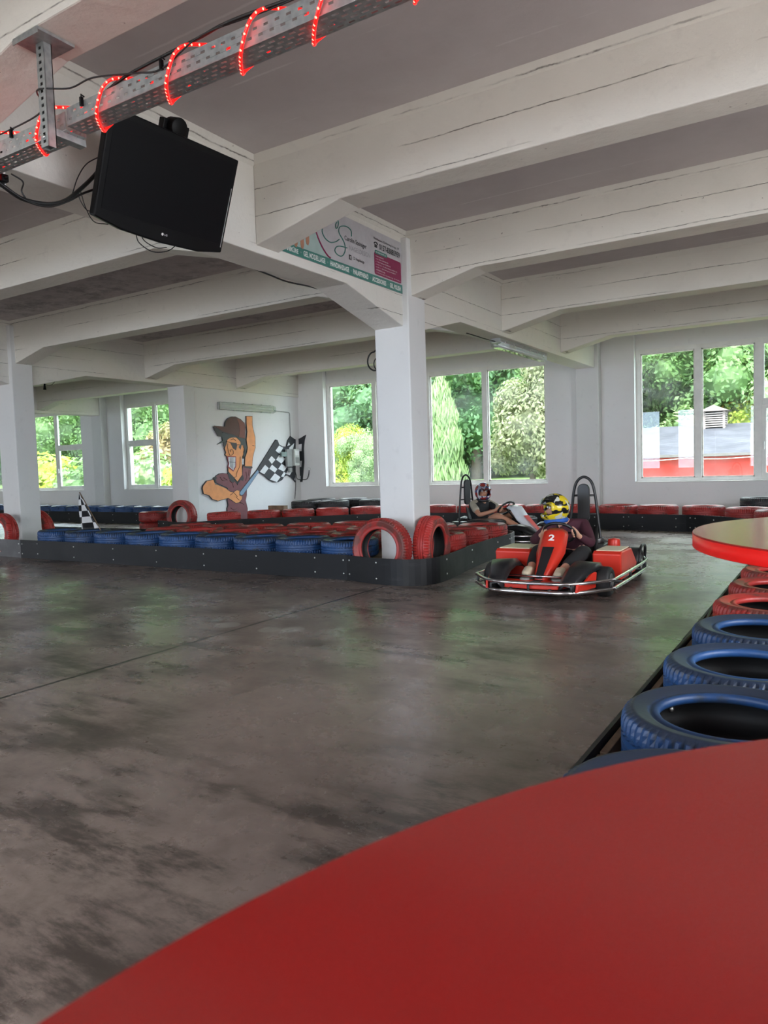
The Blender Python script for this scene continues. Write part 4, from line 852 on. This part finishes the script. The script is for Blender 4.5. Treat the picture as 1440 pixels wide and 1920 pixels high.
BZ = crown('crown', G5, [(0, 0, 2.2, 1.3), (.6, .2, 3.2, .95), (-.5, 0, 3.0, .8), (.9, -.2, 1.6, .9), (-.9, 0, 1.6, .7), (.3, 0, 4.1, .6)], 11000, .075, 11)
t = empty('bronze_shrub', (-7.75, 20.6, -.2), 0, 'tall shrub with olive and pinkish leaves in the right pane of the big window', 'shrub'); inst(BZ, 'crown', t, sc=(.82, .9, 1.0)); inst(TRK, 'trunk', t, sc=(.5, .5, .6))
BR = crown('crown', G6, [(0, 0, 1.6, .8), (.4, 0, 2.3, .5), (-.4, .1, 2.1, .45)], 1500, .10, 13)
t = empty('red_shrub', (-25.3, 22.5, -.1), 0, 'reddish leaved shrub behind the window left of the pillar', 'shrub'); inst(BR, 'crown', t, sc=(1.3, 1.3, 1.25)); inst(TRK, 'trunk', t, sc=(.4, .4, .5))
SH = [crown('crown', m, [(0, 0, .6, .75), (.5, 0, .5, .5), (-.5, .1, .5, .55)], 1300, .09, 17+i) for i, m in enumerate((G3, G4, G1))]
for k, (x, y, s) in enumerate([(-17.6, 21.5, 1.1), (-13.6, 20.5, .9), (-9.0, 18.9, .55), (-21.5, 20.5, 1.6), (-24.5, 21, 1.8), (-28.5, 21, 1.9), (-33, 22, 2.1), (-19.0, 20.4, 1.5), (-25.8, 23.5, 2.2)]):
    t = empty('bush', (x, y, hz(x, y)-.1), k, 'leafy bush outside at the foot of the hill, %s from the big window edge' % ORD[k], 'bush', 'bushes outside'); t.scale = (s, s, s); inst(SH[k % 3], 'foliage', t)
# red building with slate roof
rbd = empty('red_building', (1.0, 24, -3), 0, 'low red building with a grey diamond slate roof outside the right window', 'building')
g = NG('diamond_slate'); cc_ = g.coord(); sp = g.t.nodes.new('ShaderNodeSeparateXYZ'); g.t.links.new(cc_, sp.inputs[0])
v_ = g.math('MULTIPLY', sp.outputs[1], 3.9); u_ = g.math('MULTIPLY', sp.outputs[0], 2.6)
a1 = g.math('ABSOLUTE', g.math('SUBTRACT', g.math('FRACT', g.math('ADD', u_, v_)), .5)); a2 = g.math('ABSOLUTE', g.math('SUBTRACT', g.math('FRACT', g.math('SUBTRACT', u_, v_)), .5))
ln = g.math('MINIMUM', a1, a2); nn_ = g.noise(cc_, 1.5, 5)
vo = g.t.nodes.new('ShaderNodeTexVoronoi'); vo.inputs['Scale'].default_value = 3; g.t.links.new(cc_, vo.inputs['Vector'])
cl = g.mix(g.step(nn_, .3, .7), (.055, .055, .065), (.085, .085, .10)); cl = g.mix(g.math('SUBTRACT', 1, g.step(ln, .02, .07)), cl, (.04, .04, .05)); g.set(Base_Color=cl, Roughness=.8, Specular_IOR_Level=.15); M_slate = g.m
M_rw = simple('red_render', (.55, .05, .045), .8, var=.06)
MB().box((-7.5, .0, 0), (10, 8.2, 4.16)).build('wall', M_rw, rbd)
rf = MB(); rf.add([(-8, -.35, 4.18), (10.5, -.35, 4.18), (10.5, 4.1, 5.22), (-8, 4.1, 5.22)], [(0, 1, 2, 3)]); rf.add([(-8, 8.55, 4.18), (10.5, 8.55, 4.18), (10.5, 4.1, 5.22), (-8, 4.1, 5.22)], [(0, 1, 2, 3)])
o = rf.build('roof', M_slate, rbd); so_ = o.modifiers.new('thickness', 'SOLIDIFY'); so_.thickness = .08
MB().box((-8, -.42, 4.11), (10.5, -.34, 4.19)).build('gutter', simple('dark_gutter', (.10, .09, .09), .6), rbd)
MB().tube([(x_*.5-7, -.45, 4.08-.06*abs(math.sin(x_*.8))) for x_ in range(0, 34)], .012, 5).build('string_light_wire', M_white, rbd)
M_lv = simple('weathered_grey_boards', (.20, .165, .155), .8, var=.25)
cx, cy = -4.75, 3.7
for sx in (-.31, .31):
    for sy in (-.31, .31): MB().box((cx+sx-.035, cy+sy-.035, 4.85), (cx+sx+.035, cy+sy+.035, 5.66)).build('turret_post', M_lv, rbd)
M_lou = simple('pale_louvre_boards', (.30, .26, .245), .8)
for k in range(7):
    z = 5.10+.075*k; MB().box((cx-.31, cy-.34, z), (cx+.31, cy-.30, z+.038)).build('turret_louvre', M_lou, rbd); MB().box((cx+.30, cy-.31, z), (cx+.34, cy+.31, z+.038)).build('turret_louvre', M_lou, rbd)
MB().box((cx-.28, cy-.28, 5.0), (cx+.28, cy+.28, 5.64)).build('turret_core', M_black, rbd)
rt = MB(); rt.add([(cx-.47, cy-.47, 5.64), (cx+.47, cy-.47, 5.64), (cx, cy-.47, 5.85), (cx-.47, cy+.47, 5.64), (cx+.47, cy+.47, 5.64), (cx, cy+.47, 5.85)], [(0, 1, 2), (3, 5, 4), (0, 2, 5, 3), (1, 4, 5, 2), (0, 3, 4, 1)])
rt.build('turret_roof', M_lv, rbd)
MB().tube([(0, 0, -.02), (0, 0, .07)], [.024, .012], 10).build('socket_body', M_black, hp); MB().tube(bez([(0, 0, .07), (0, .05, .055), (0, .12, .065), (0, .18, .12)], 6), .004, 6).build('wire', M_cable, hp)
# ------------------------------------------------------------------ karts
M_kblk = simple('black_kart_plastic', (.014, .014, .016), .32, var=.1)
M_kwh = simple('white_kart_plastic', (.72, .74, .78), .3, var=.05)
M_slick = simple('black_slick_tyre', (.016, .016, .017), .55)
M_rim = simple('silver_wheel_rim', (.62, .62, .63), .4, .5)
M_seat = simple('black_seat_shell', (.015, .015, .016), .5)
M_tubeb = simple('black_powder_coated_tube', (.02, .02, .022), .35, .3)
def wheel(b, r, w, cx, cy):
    mt = Matrix.Translation((cx, cy, r)) @ Matrix.Rotation(PI/2, 4, 'X')
    return mt
def kart(lab, loc, rz, panel, accent, body2, num, white_nose=False):
    k = empty('go_kart', loc, rz, lab, 'go-kart', None)
    fr_ = MB()
    for s in (-1, 1):
        fr_.tube(bez([(.78, s*.16, .075), (.55, s*.18, .07), (.2, s*.25, .07), (-.3, s*.24, .07), (-.85, s*.20, .09)], 6), .015, 8)
        fr_.tube([(.47, s*.18, .08), (.47, s*.42, .12)], .014, 8)
        fr_.tube(bez([(.5, s*.2, .08), (.42, s*.45, .08), (-.3, s*.50, .08), (-.45, s*.24, .08)], 5), .013, 8)
    fr_.tube([(.75, -.16, .075), (.75, .16, .075)], .014, 8).tube([(-.3, -.24, .07), (-.3, .24, .07)], .014, 8).tube([(-.66, -.52, .14), (-.66, .52, .14)], .018, 10)
    fr_.build('chassis_frame', M_tubeb, k)
    MB().box((-.05, -.22, .045), (.78, .22, .055)).build('floor_tray', M_galv, k)
    out = [(-.93, .50), (-.62, .585), (.50, .575), (.62, .56), (.92, .33), (.965, .10), (.965, -.10), (.92, -.33), (.66, -.55), (.50, -.575), (-.62, -.585), (-.93, -.50)]
    for z, r in ((.155, .013), (.085, .015)):
        MB().tube([(p.x, p.y, z) for p in bez([(x, y, 0) for x, y in out], 5)], r, 10, closed=True).build('bumper_rail', M_chrome, k)
    for x, y in ((.62, .56), (.92, .33), (.965, 0.0), (.92, -.33), (.64, -.56), (0, .58), (0, -.58), (-.62, .585), (-.62, -.585), (-.93, .3), (-.93, -.3)): MB().tube([(x, y, .07), (x*.995, y*.995, .165)], .011, 8).build('bumper_post', M_tubeb, k)
    for s in (-1, 1):
        for q in ([(.75, s*.16, .08), (.95, s*.16, .10)], [(.3, s*.20, .08), (.3, s*.575, .10)], [(-.45, s*.24, .09), (-.45, s*.58, .10)]): MB().tube(q, .012, 8).build('bumper_bracket', M_tubeb, k)
    for nm, cx, cy, r, w in (('front_wheel', .47, .475, .12, .12), ('front_wheel', .47, -.475, .12, .12), ('rear_wheel', -.66, .46, .135, .17), ('rear_wheel', -.66, -.46, .135, .17)):
        mt = Matrix.Translation((cx, cy, r)) @ Matrix.Rotation(PI/2, 4, 'X')
        pr = [(r*.55, -w/2+.01), (r*.8, -w/2), (r*.95, -w/2+.012), (r, -w/2+.03), (r, w/2-.03), (r*.95, w/2-.012), (r*.8, w/2), (r*.55, w/2-.01)]
        o = MB().lathe(pr, 40, mat=mt, closed=True).build(nm, M_slick, k)
        h = MB().lathe([(r*.56, -w/2+.006), (r*.56, w/2-.006), (r*.48, w/2-.006), (r*.40, w/2-.035), (.03, w/2-.03), (.025, w/2-.0), (.0001, w/2)], 24, mat=mt)
        h.lathe([(r*.56, -w/2+.006), (r*.48, -w/2+.006), (r*.40, -w/2+.035), (.03, -w/2+.03), (.025, -w/2), (.0001, -w/2)], 24, mat=mt); h.build('rim', M_rim, o)
    # seat
    pr = [(.02, .16), (-.02, .10), (-.18, .075), (-.38, .085), (-.50, .15), (-.58, .30), (-.61, .46)]; b = MB(); n = 10; vs = []
    for x, z in pr:
        for j in range(n+1):
            a = -1+2*j/n; vs.append((x+.06*abs(a)**3*(1 if z > .2 else 0), a*.175, z+.11*abs(a)**3*(1 if z < .25 else .2)))
    b.add(vs, [(i*(n+1)+j, (i+1)*(n+1)+j, (i+1)*(n+1)+j+1, i*(n+1)+j+1) for i in range(len(pr)-1) for j in range(n)], 0, True)
    o = b.build('seat', M_seat, k); q = o.modifiers.new('thickness', 'SOLIDIFY'); q.thickness = .012
    # roll hoop with padded headrest
    hoop = bez([(-.66, .20, .10), (-.70, .155, .35), (-.71, .125, .60), (-.71, .10, .80), (-.71, .065, .90), (-.71, 0, .94), (-.71, -.065, .90), (-.71, -.10, .80), (-.71, -.125, .60), (-.70, -.155, .35), (-.66, -.20, .10)], 6)
    hp_ = MB().tube(hoop, .0135, 10).tube([(-.71, -.105, .76), (-.71, .105, .76)], .010, 8).tube([(-.71, -.13, .58), (-.71, .13, .58)], .010, 8).build('roll_hoop', M_tubeb, k)
    pad = MB().prism(rr(-.058, .50, .058, .875, .056, 8), -.705, -.675, lambda u, v, h: (h, u, v)); pad.build('headrest_pad', M_kblk, hp_, .006)
    # steering
    c = Vector((.08, -.01, .47)); ax = Vector((-.72, 0, .69)).normalized(); u = Vector((0, 1, 0)); w_ = ax.cross(u)
    P = [c+(u*math.cos(t)*.135+w_*math.sin(t)*.125) for t in [2*PI*i/32 for i in range(32)]]
    sw = MB().tube(P, .0135, 10, closed=True)
    for t in (0, PI, 1.5*PI): sw.tube([c, c+u*math.cos(t)*.13+w_*math.sin(t)*.12], .008, 6)
    sw = sw.build('steering_wheel', M_kblk, k); MB().lathe([(.0001, 0), (.04, 0), (.035, .02), (.0001, .025)], 16, mat=Matrix.Translation(c) @ ax.to_track_quat('Z', 'Y').to_matrix().to_4x4()).build('hub_pad', accent, sw)
    MB().tube([c, (.48, 0, .10)], .011, 8).build('steering_column', M_tubeb, k)
    # front fairing panel
    st = [(.20, .52, .085, .0), (.30, .50, .12, .0), (.42, .36, .125, .0), (.55, .25, .09, 0), (.70, .13, .055, 0)]
    vs = []
    for x, z, wd, _ in st:
        for a in (-1, -.6, 0, .6, 1): vs.append((x-.045*(abs(a) > .9), a*wd, z-.035*(abs(a) > .9)))
    b = MB().add(vs, [(i*5+j, i*5+j+1, (i+1)*5+j+1, (i+1)*5+j) for i in range(4) for j in range(4)], 0, True)
    o = b.build('steering_fairing', panel, k); q = o.modifiers.new('thickness', 'SOLIDIFY'); q.thickness = .014
    vs = []
    for x, z, wd in ((.33, .475, .035), (.42, .372, .05), (.55, .262, .04), (.695, .142, .03)):
        vs += [(x+.012, -wd-.0, z+.010), (x+.012, wd, z+.010)]
    MB().add(vs[2:], [(0, 1, 3, 2), (2, 3, 5, 4)]).build('fairing_stripe', M_kblk if panel is not M_kwh else accent, o)
    fm = Matrix(((0, -.60, .80, .372), (1, 0, 0, -.03), (0, .80, .60, .437), (0, 0, 0, 1)))
    if num: letter(num, .052, .062, Matrix(((0, -.64, .77, .362), (1, 0, 0, -.026), (0, .77, .64, .428), (0, 0, 0, 1))) @ Matrix.Shear('XY', 4, (.0, 0)), M_white, o, 'number', .03)
    # nose plate with shoe openings
    MB().prism([(.66, -.30), (.90, -.22), (.93, 0), (.90, .22), (.66, .30)], .10, .135, lambda u, v, h: (u, v, h)).build('nose_plate', panel if panel is not M_kwh else M_kblk, k, .008)
    MB().box((.70, -.035, .136), (.93, .035, .142)).build('nose_stripe', M_kblk, k, .002)
    MB().tube([(.70, -.28, .17), (.70, .28, .17)], .009, 8).build('pedal_bar', M_chrome, k)
    # front fenders
    for s in (-1, 1):
        vs = []; xs = [.93, .86, .74, .60, .46, .30]; zz = [.14, .20, .265, .29, .28, .20]
        for x, z in zip(xs, zz): vs += [(x, s*.22, z-.05), (x, s*.27, z), (x, s*min(.44, .33+(.93-x)*.35), z-.01), (x, s*min(.455, .345+(.93-x)*.35), z-.06)]
        b = MB().add(vs, [(i*4+j, i*4+j+1, (i+1)*4+j+1, (i+1)*4+j) for i in range(5) for j in range(3)], 0, True)
        o = b.build('front_fender', M_kblk, k); q = o.modifiers.new('thickness', 'SOLIDIFY'); q.thickness = .01
        MB().prism([(.92, .09), (.90, .15), (.78, .16), (.66, .215), (.60, .21), (.62, .09)], .0, .02, lambda u, v, h: (u, s*(.355+(.92-u)*.22+h), v)).build('fender_flash', panel if panel is not M_kwh else M_kblk, o, .004)
    # side boxes
    def sbox(x0, x1, y0, y1, z0, z1, m, m2):
        b = MB().prism([(x1, z0), (x1+.02, z1-.02), (x1-.02, z1), (x0+.22, z1-.01), (x0, z0+.08), (x0+.06, z0)], y0, y1, lambda u, v, h: (u, h, v)); o = b.build('side_box', m, k, .012)
        MB().prism([(x1-.035, y0+.02), (x1-.035, y1-.02), (x0+.24, y1-.02), (x0+.24, y0+.02)], z1-.004, z1+.006, lambda u, v, h: (u, v, h)).build('side_box_lid', m2, o, .003)
        MB().prism([(x0+.20, z1-.03), (x0+.215, z1-.002), (x0+.01, z0+.10), (x0-.005, z0+.075)], y0+.02, y1-.02, lambda u, v, h: (u, h, v)).build('side_box_guard', M_chrome if m is not M_kblk else M_kblk, o)
    sbox(-.46, .16, .30, .54, .085, .325, panel if panel is not M_kwh else M_kblk, body2)
    sbox(-.36, .26, -.54, -.22, .085, .335, panel if panel is not M_kwh else M_kblk, body2)
    # rear wheel guards, engine
    for s in (-1, 1): MB().tube(bez([(-.55, s*.54, .09), (-.60, s*.54, .24), (-.70, s*.54, .29), (-.84, s*.54, .26), (-.90, s*.52, .12)], 6), .014, 8).build('wheel_guard', M_tubeb, k)
    MB().box((-.80, .02, .12), (-.58, .22, .30)).box((-.84, -.18, .14), (-.62, -.06, .26)).tube([(-.78, -.1, .28), (-.86, .1, .30), (-.88, .28, .26)], .025, 10).lathe([(.0001, 0), (.07, 0), (.07, .05), (.0001, .05)], 20, mat=Matrix.Translation((-.70, .12, .30))).build('engine', simple('dark_engine_metal', (.12, .12, .12), .4, .7), k, .006)
    MB().lathe([(.0001, 0), (.06, 0), (.055, .09), (.0001, .1)], 20, mat=Matrix.Translation((-.62, .30, .26))).build('fuel_cap', accent, k, .006)
    return k
# ------------------------------------------------------------------ drivers
def skinned(name, V_, E_, Rr, m, parent, lev=2):
    me = bpy.data.meshes.new(name); me.from_pydata(V_, E_, []); o = bpy.data.objects.new(name, me); COL.objects.link(o)
    o.modifiers.new('skin', 'SKIN').use_smooth_shade = True
    for i, r in enumerate(Rr): me.skin_vertices[0].data[i].radius = r if isinstance(r, tuple) else (r, r); me.skin_vertices[0].data[i].use_root = (i == 0)
    s = o.modifiers.new('subd', 'SUBSURF'); s.levels = lev; s.render_levels = lev
    bpy.context.view_layer.update()
    nm = bpy.data.meshes.new_from_object(o.evaluated_get(bpy.context.evaluated_depsgraph_get())); nm.materials.clear(); nm.materials.append(m)
    bpy.data.objects.remove(o); nm.name = name
    q = bpy.data.objects.new(name, nm); COL.objects.link(q); q.parent = parent; return q
class Gr:
    def __init__(s): s.v = []; s.e = []; s.r = []
    def a(s, p, r, par=None):
        s.v.append(tuple(p)); s.r.append(r); i = len(s.v)-1
        if par is not None: s.e.append((par, i))
        return i
def driver(lab, loc, rz, J, skin, shirt, trousers, shoe, helm, sleeve_long, leg_long, look, sleeve_m=None, neck=None):
    neck = neck or M_kblk
    p = empty('person', loc, rz, lab, 'person')
    g_ = Gr(); V = Vector
    pel = g_.a(J['pel'], (.115, .09)); wa = g_.a(J['waist'], (.10, .085), pel); ch = g_.a(J['chest'], (.115, .09), wa)
    nk = g_.a(J['neck'], .042, ch); hd = V(J['head']); h1 = g_.a(hd-V((0, 0, .035)), .062, nk); h2 = g_.a(hd+V((0, 0, .035)), .072, h1)
    L = V(look).normalized()
    g_.a(hd-V((0, 0, .005))+L*.095, .011, h1)
    for s in (1, -1):
        S_ = 'L' if s > 0 else 'R'
        sh = g_.a(J['sh'+S_], .048, ch); el = g_.a(J['el'+S_], .036, sh)
        hnd = V(J['ha'+S_]); eV = V(J['el'+S_]); d = (hnd-eV).normalized(); wr = g_.a(hnd-d*.065, .023, el)
        ax = V((-.72, 0, .69)).normalized(); c = V((.08, -.01, .47)); rad = (hnd-c).normalized(); tan = ax.cross(rad).normalized()
        pm = g_.a(hnd+ax*.028-d*.012+rad*.010, (.030, .017), wr)
        for j in range(4):
            off = tan*(j-1.5)*.0185; ln = (.9, 1.05, 1.0, .8)[j]
            k1 = g_.a(hnd+off*.9+ax*.027+d*.012, .0088, pm); k2 = g_.a(hnd+off+ax*.006+d*.031*ln, .0082, k1); k3 = g_.a(hnd+off-ax*.019+d*.020*ln, .0078, k2); g_.a(hnd+off-ax*.022-d*.004, .0068, k3)
        sd_ = -1 if tan.z > 0 else 1
        t1 = g_.a(hnd-tan*sd_*.035+ax*.024-d*.010, .0105, pm); g_.a(hnd-tan*sd_*.052+ax*.018+d*.016, .0085, t1)
        hp2 = g_.a(J['hip'+S_], .082, pel); kn = g_.a(J['kn'+S_], .054, hp2); cf = g_.a(V(J['kn'+S_]).lerp(V(J['an'+S_]), .35), .050, kn); an = g_.a(J['an'+S_], .033, cf); g_.a(V(J['an'+S_])+V((.09, 0, .005)), .026, an)
    skinned('body', g_.v, g_.e, g_.r, skin, p)
    # shirt
    g2 = Gr(); a0 = g2.a(V(J['pel'])+V((0, 0, .0)), (.132, .112)); a1 = g2.a(J['waist'], (.122, .105), a0); a2 = g2.a(J['chest'], (.135, .11), a1); g2.a(V(J['chest']).lerp(V(J['neck']), .72), .062, a2)
    for S_ in 'LR':
        s1 = g2.a(J['sh'+S_], .064, a2)
        if sleeve_long:
            s2 = g2.a(J['el'+S_], .050, s1); g2.a(V(J['el'+S_]).lerp(V(J['ha'+S_]), .72), .034, s2)
        else: g2.a(V(J['sh'+S_]).lerp(V(J['el'+S_]), .62), .060, s1)
    so = skinned('shirt', g2.v, g2.e, g2.r, shirt, p)
    if sleeve_m:
        for S_ in 'LR':
            a_, b_ = V(J['sh'+S_]), V(J['el'+S_]); up = V((0, 0, .052))
            skinned('sleeve_stripe', [tuple(a_.lerp(V(J['neck']), .55)+V((0, 0, .012))), tuple(a_+V((.0, .012 if S_ == 'L' else -.012, .022))), tuple(a_.lerp(b_, .5)+V((0, .012 if S_ == 'L' else -.012, .016))), tuple(a_.lerp(b_, .66)+V((0, 0, .0)))], [(0, 1), (1, 2), (2, 3)], [.038, .052, .054, .058], sleeve_m, so)
    g3 = Gr(); b0 = g3.a(V(J['pel'])-V((0, 0, .01)), (.125, .10))
    for S_ in 'LR':
        q1 = g3.a(J['hip'+S_], .095, b0)
        if leg_long: q2 = g3.a(J['kn'+S_], .068, q1); q3 = g3.a(V(J['kn'+S_]).lerp(V(J['an'+S_]), .5), .062, q2); g3.a(V(J['kn'+S_]).lerp(V(J['an'+S_]), .86), .05, q3)
        else: g3.a(V(J['hip'+S_]).lerp(V(J['kn'+S_]), .72), .076, q1)
    skinned('trousers' if leg_long else 'shorts', g3.v, g3.e, g3.r, trousers, p)
    for S_ in 'LR':
        A = V(J['an'+S_])
        so = skinned('shoe', [tuple(A+V((-.02, 0, -.03))), tuple(A+V((.03, 0, -.022))), tuple(A+V((.10, 0, -.018))), tuple(A+V((.15, 0, -.02))), tuple(A+V((.0, 0, .02)))], [(0, 1), (1, 2), (2, 3), (1, 4)], [(.040, .040), (.042, .045), (.044, .036), (.036, .026), .04], shoe, p)
        MB().prism(rr(-.055, -.042, .19, .042, .04, 5), -.075, -.052, lambda u, v, h: (A.x+u, A.y+v, A.z+h)).build('sole', M_grey, so, .005)
    # helmet with open face
    rl = Matrix((L, V((0, 0, 1)).cross(L).normalized(), L.cross(V((0, 0, 1)).cross(L).normalized()))).transposed().to_4x4(); mt = Matrix.Translation(hd+V((0, 0, .012))) @ rl
    b = MB(); NR, NS = 26, 44; pts = {}
    for i in range(NR+1):
        el_ = -1.22+(PI/2+1.22)*i/NR
        for j in range(NS):
            az = 2*PI*j/NS-PI; ce = math.cos(el_); x = math.cos(az)*ce; y = math.sin(az)*ce; z = math.sin(el_)
            rx = .138; 
            if z < -.25 and x > .3: rx += .035*min(1, (-.25-z)/.25)*x          # chin bar
            pts[i, j] = len(b.v); b.v.append(tuple(mt @ Vector((x*rx, y*.118, z*.135))))
    for i in range(NR):
        el_ = -1.22+(PI/2+1.22)*(i+.5)/NR
        for j in range(NS):
            az = 2*PI*(j+.5)/NS-PI
            if abs(az) < 1.0-.25*max(0, el_) and -.36 < el_ < .34: continue
            j2 = (j+1) % NS; b.f.append([pts[i, j], pts[i, j2], pts[i+1, j2], pts[i+1, j]]); b.m.append(0); b.sm.append(True)
    ho = b.build('helmet', helm, p); q = ho.modifiers.new('shell', 'SOLIDIFY'); q.thickness = .014; q.offset = -1
    v2 = MB(); vs = []
    for i in range(7):
        for j in range(15):
            el_ = .30+.42*i/6; az = -1.05+2.1*j/14; vs.append(mt @ Vector((math.cos(az)*math.cos(el_)*.150, math.sin(az)*math.cos(el_)*.128, math.sin(el_)*.147)))
    v2.add(vs, [(i*15+j, i*15+j+1, (i+1)*15+j+1, (i+1)*15+j) for i in range(6) for j in range(14)], 0, True); vo_ = v2.build('raised_visor', M_visor, ho); q = vo_.modifiers.new('thickness', 'SOLIDIFY'); q.thickness = .003
    pk = MB(); pk.lathe([(.105, -.02), (.118, .0), (.105, .02)], 32, mat=mt @ Matrix.Translation((0, 0, -.118)) @ Matrix.Diagonal((1, .85, 1, 1))); pk.build('neck_roll', neck, ho)
    for s in (-1, 1):
        MB().ball(mt @ Vector((.060, s*.026, .012)), .011, 10, 8).build('eye', M_white, p); MB().ball(mt @ Vector((.0695, s*.026, .012)), .005, 8, 6).build('pupil', M_black, p)
        MB().tube([mt @ Vector((.070, s*.012, .030)), mt @ Vector((.067, s*.042, .030))], .004, 6).build('eyebrow', simple('brown_hair', (.06, .035, .02)), p)
    MB().tube([mt @ Vector((.068, -.02, -.040)), mt @ Vector((.073, 0, -.042)), mt @ Vector((.068, .02, -.040))], .0045, 6).build('mouth', simple('lips', (.45, .15, .13)), p)
    return p
def helmat(name, cols, sc, thr):
    g = NG(name); c = g.coord((1, 1, 2.2)); n1 = g.noise(c, sc, 2, .4); n2 = g.noise(g.coord((1.6, 1, 1)), sc*1.25, 1, .3)
    col = g.mix(g.step(n1, thr-.015, thr+.015), cols[0], cols[1]); col = g.mix(g.step(n2, .57, .59), col, cols[2]); g.set(Base_Color=col, Roughness=.18); return g.m
SK1 = NG('skin'); SK1.set(Base_Color=(.62, .33, .23), Roughness=.5, Subsurface_Weight=.08); SK1 = SK1.m
SK2 = NG('tanned_skin'); SK2.set(Base_Color=(.55, .27, .17), Roughness=.5, Subsurface_Weight=.08); SK2 = SK2.m
K1 = ((-2.12, 6.40, 0), -PI/2+.03); K2 = ((-4.05, 9.60, 0), math.radians(-20))
kart('red go-kart with a white number 2 driving past the corner of the tyre island', K1[0], K1[1], M_kred, M_kred, M_cream, '2')
kart('black and white go-kart behind the tyre island under the window', K2[0], K2[1], M_kwh, M_kred, M_kblk, None)
J1 = dict(pel=(-.40, -.02, .20), waist=(-.42, -.02, .32), chest=(-.38, -.06, .45), neck=(-.31, -.11, .555), head=(-.255, -.15, .655), shL=(-.37, .09, .50), shR=(-.35, -.23, .475), elL=(-.18, .20, .345), elR=(-.15, -.33, .36), haL=(.085, .122, .468), haR=(.085, -.142, .468),
     hipL=(-.34, .09, .18), hipR=(-.34, -.09, .18), knL=(.10, .21, .31), knR=(.10, -.20, .31), anL=(.52, .14, .20), anR=(.52, -.13, .20))
driver('person in a yellow and black helmet and maroon top driving the red kart', K1[0], K1[1], J1, SK1, simple('maroon_shirt_fabric', (.060, .012, .024), .85), simple('black_trouser_fabric', (.012, .012, .014), .9), simple('beige_shoe_canvas', (.60, .50, .36), .7),
       helmat('yellow_black_helmet', [(.012, .012, .013), (.72, .55, .02), (.55, .56, .50)], 9, .50), True, True, (.62, -.78, -.08), None, simple('blue_neck_collar', (.02, .10, .42), .7))
J2 = dict(pel=(-.42, 0, .20), waist=(-.44, 0, .32), chest=(-.43, 0, .46), neck=(-.40, 0, .575), head=(-.365, 0, .685), shL=(-.42, .16, .51), shR=(-.42, -.16, .51), elL=(-.20, .24, .40), elR=(-.20, -.25, .38), haL=(.085, .122, .468), haR=(.085, -.142, .468),
     hipL=(-.34, .09, .18), hipR=(-.34, -.09, .18), knL=(.08, .17, .40), knR=(.08, -.19, .38), anL=(.50, .13, .20), anR=(.50, -.13, .20))
driver('person in a red and blue helmet and black T-shirt driving the rear kart', K2[0], K2[1], J2, SK2, simple('black_tshirt_fabric', (.014, .014, .016), .85), simple('black_shorts_fabric', (.012, .012, .012), .9), simple('pale_shoe_canvas', (.5, .5, .48), .7),
       helmat('red_blue_helmet', [(.30, .035, .03), (.05, .07, .20), (.60, .62, .68)], 8, .55), False, False, (.85, -.50, -.10), simple('khaki_sleeve_fabric', (.42, .38, .30), .85))
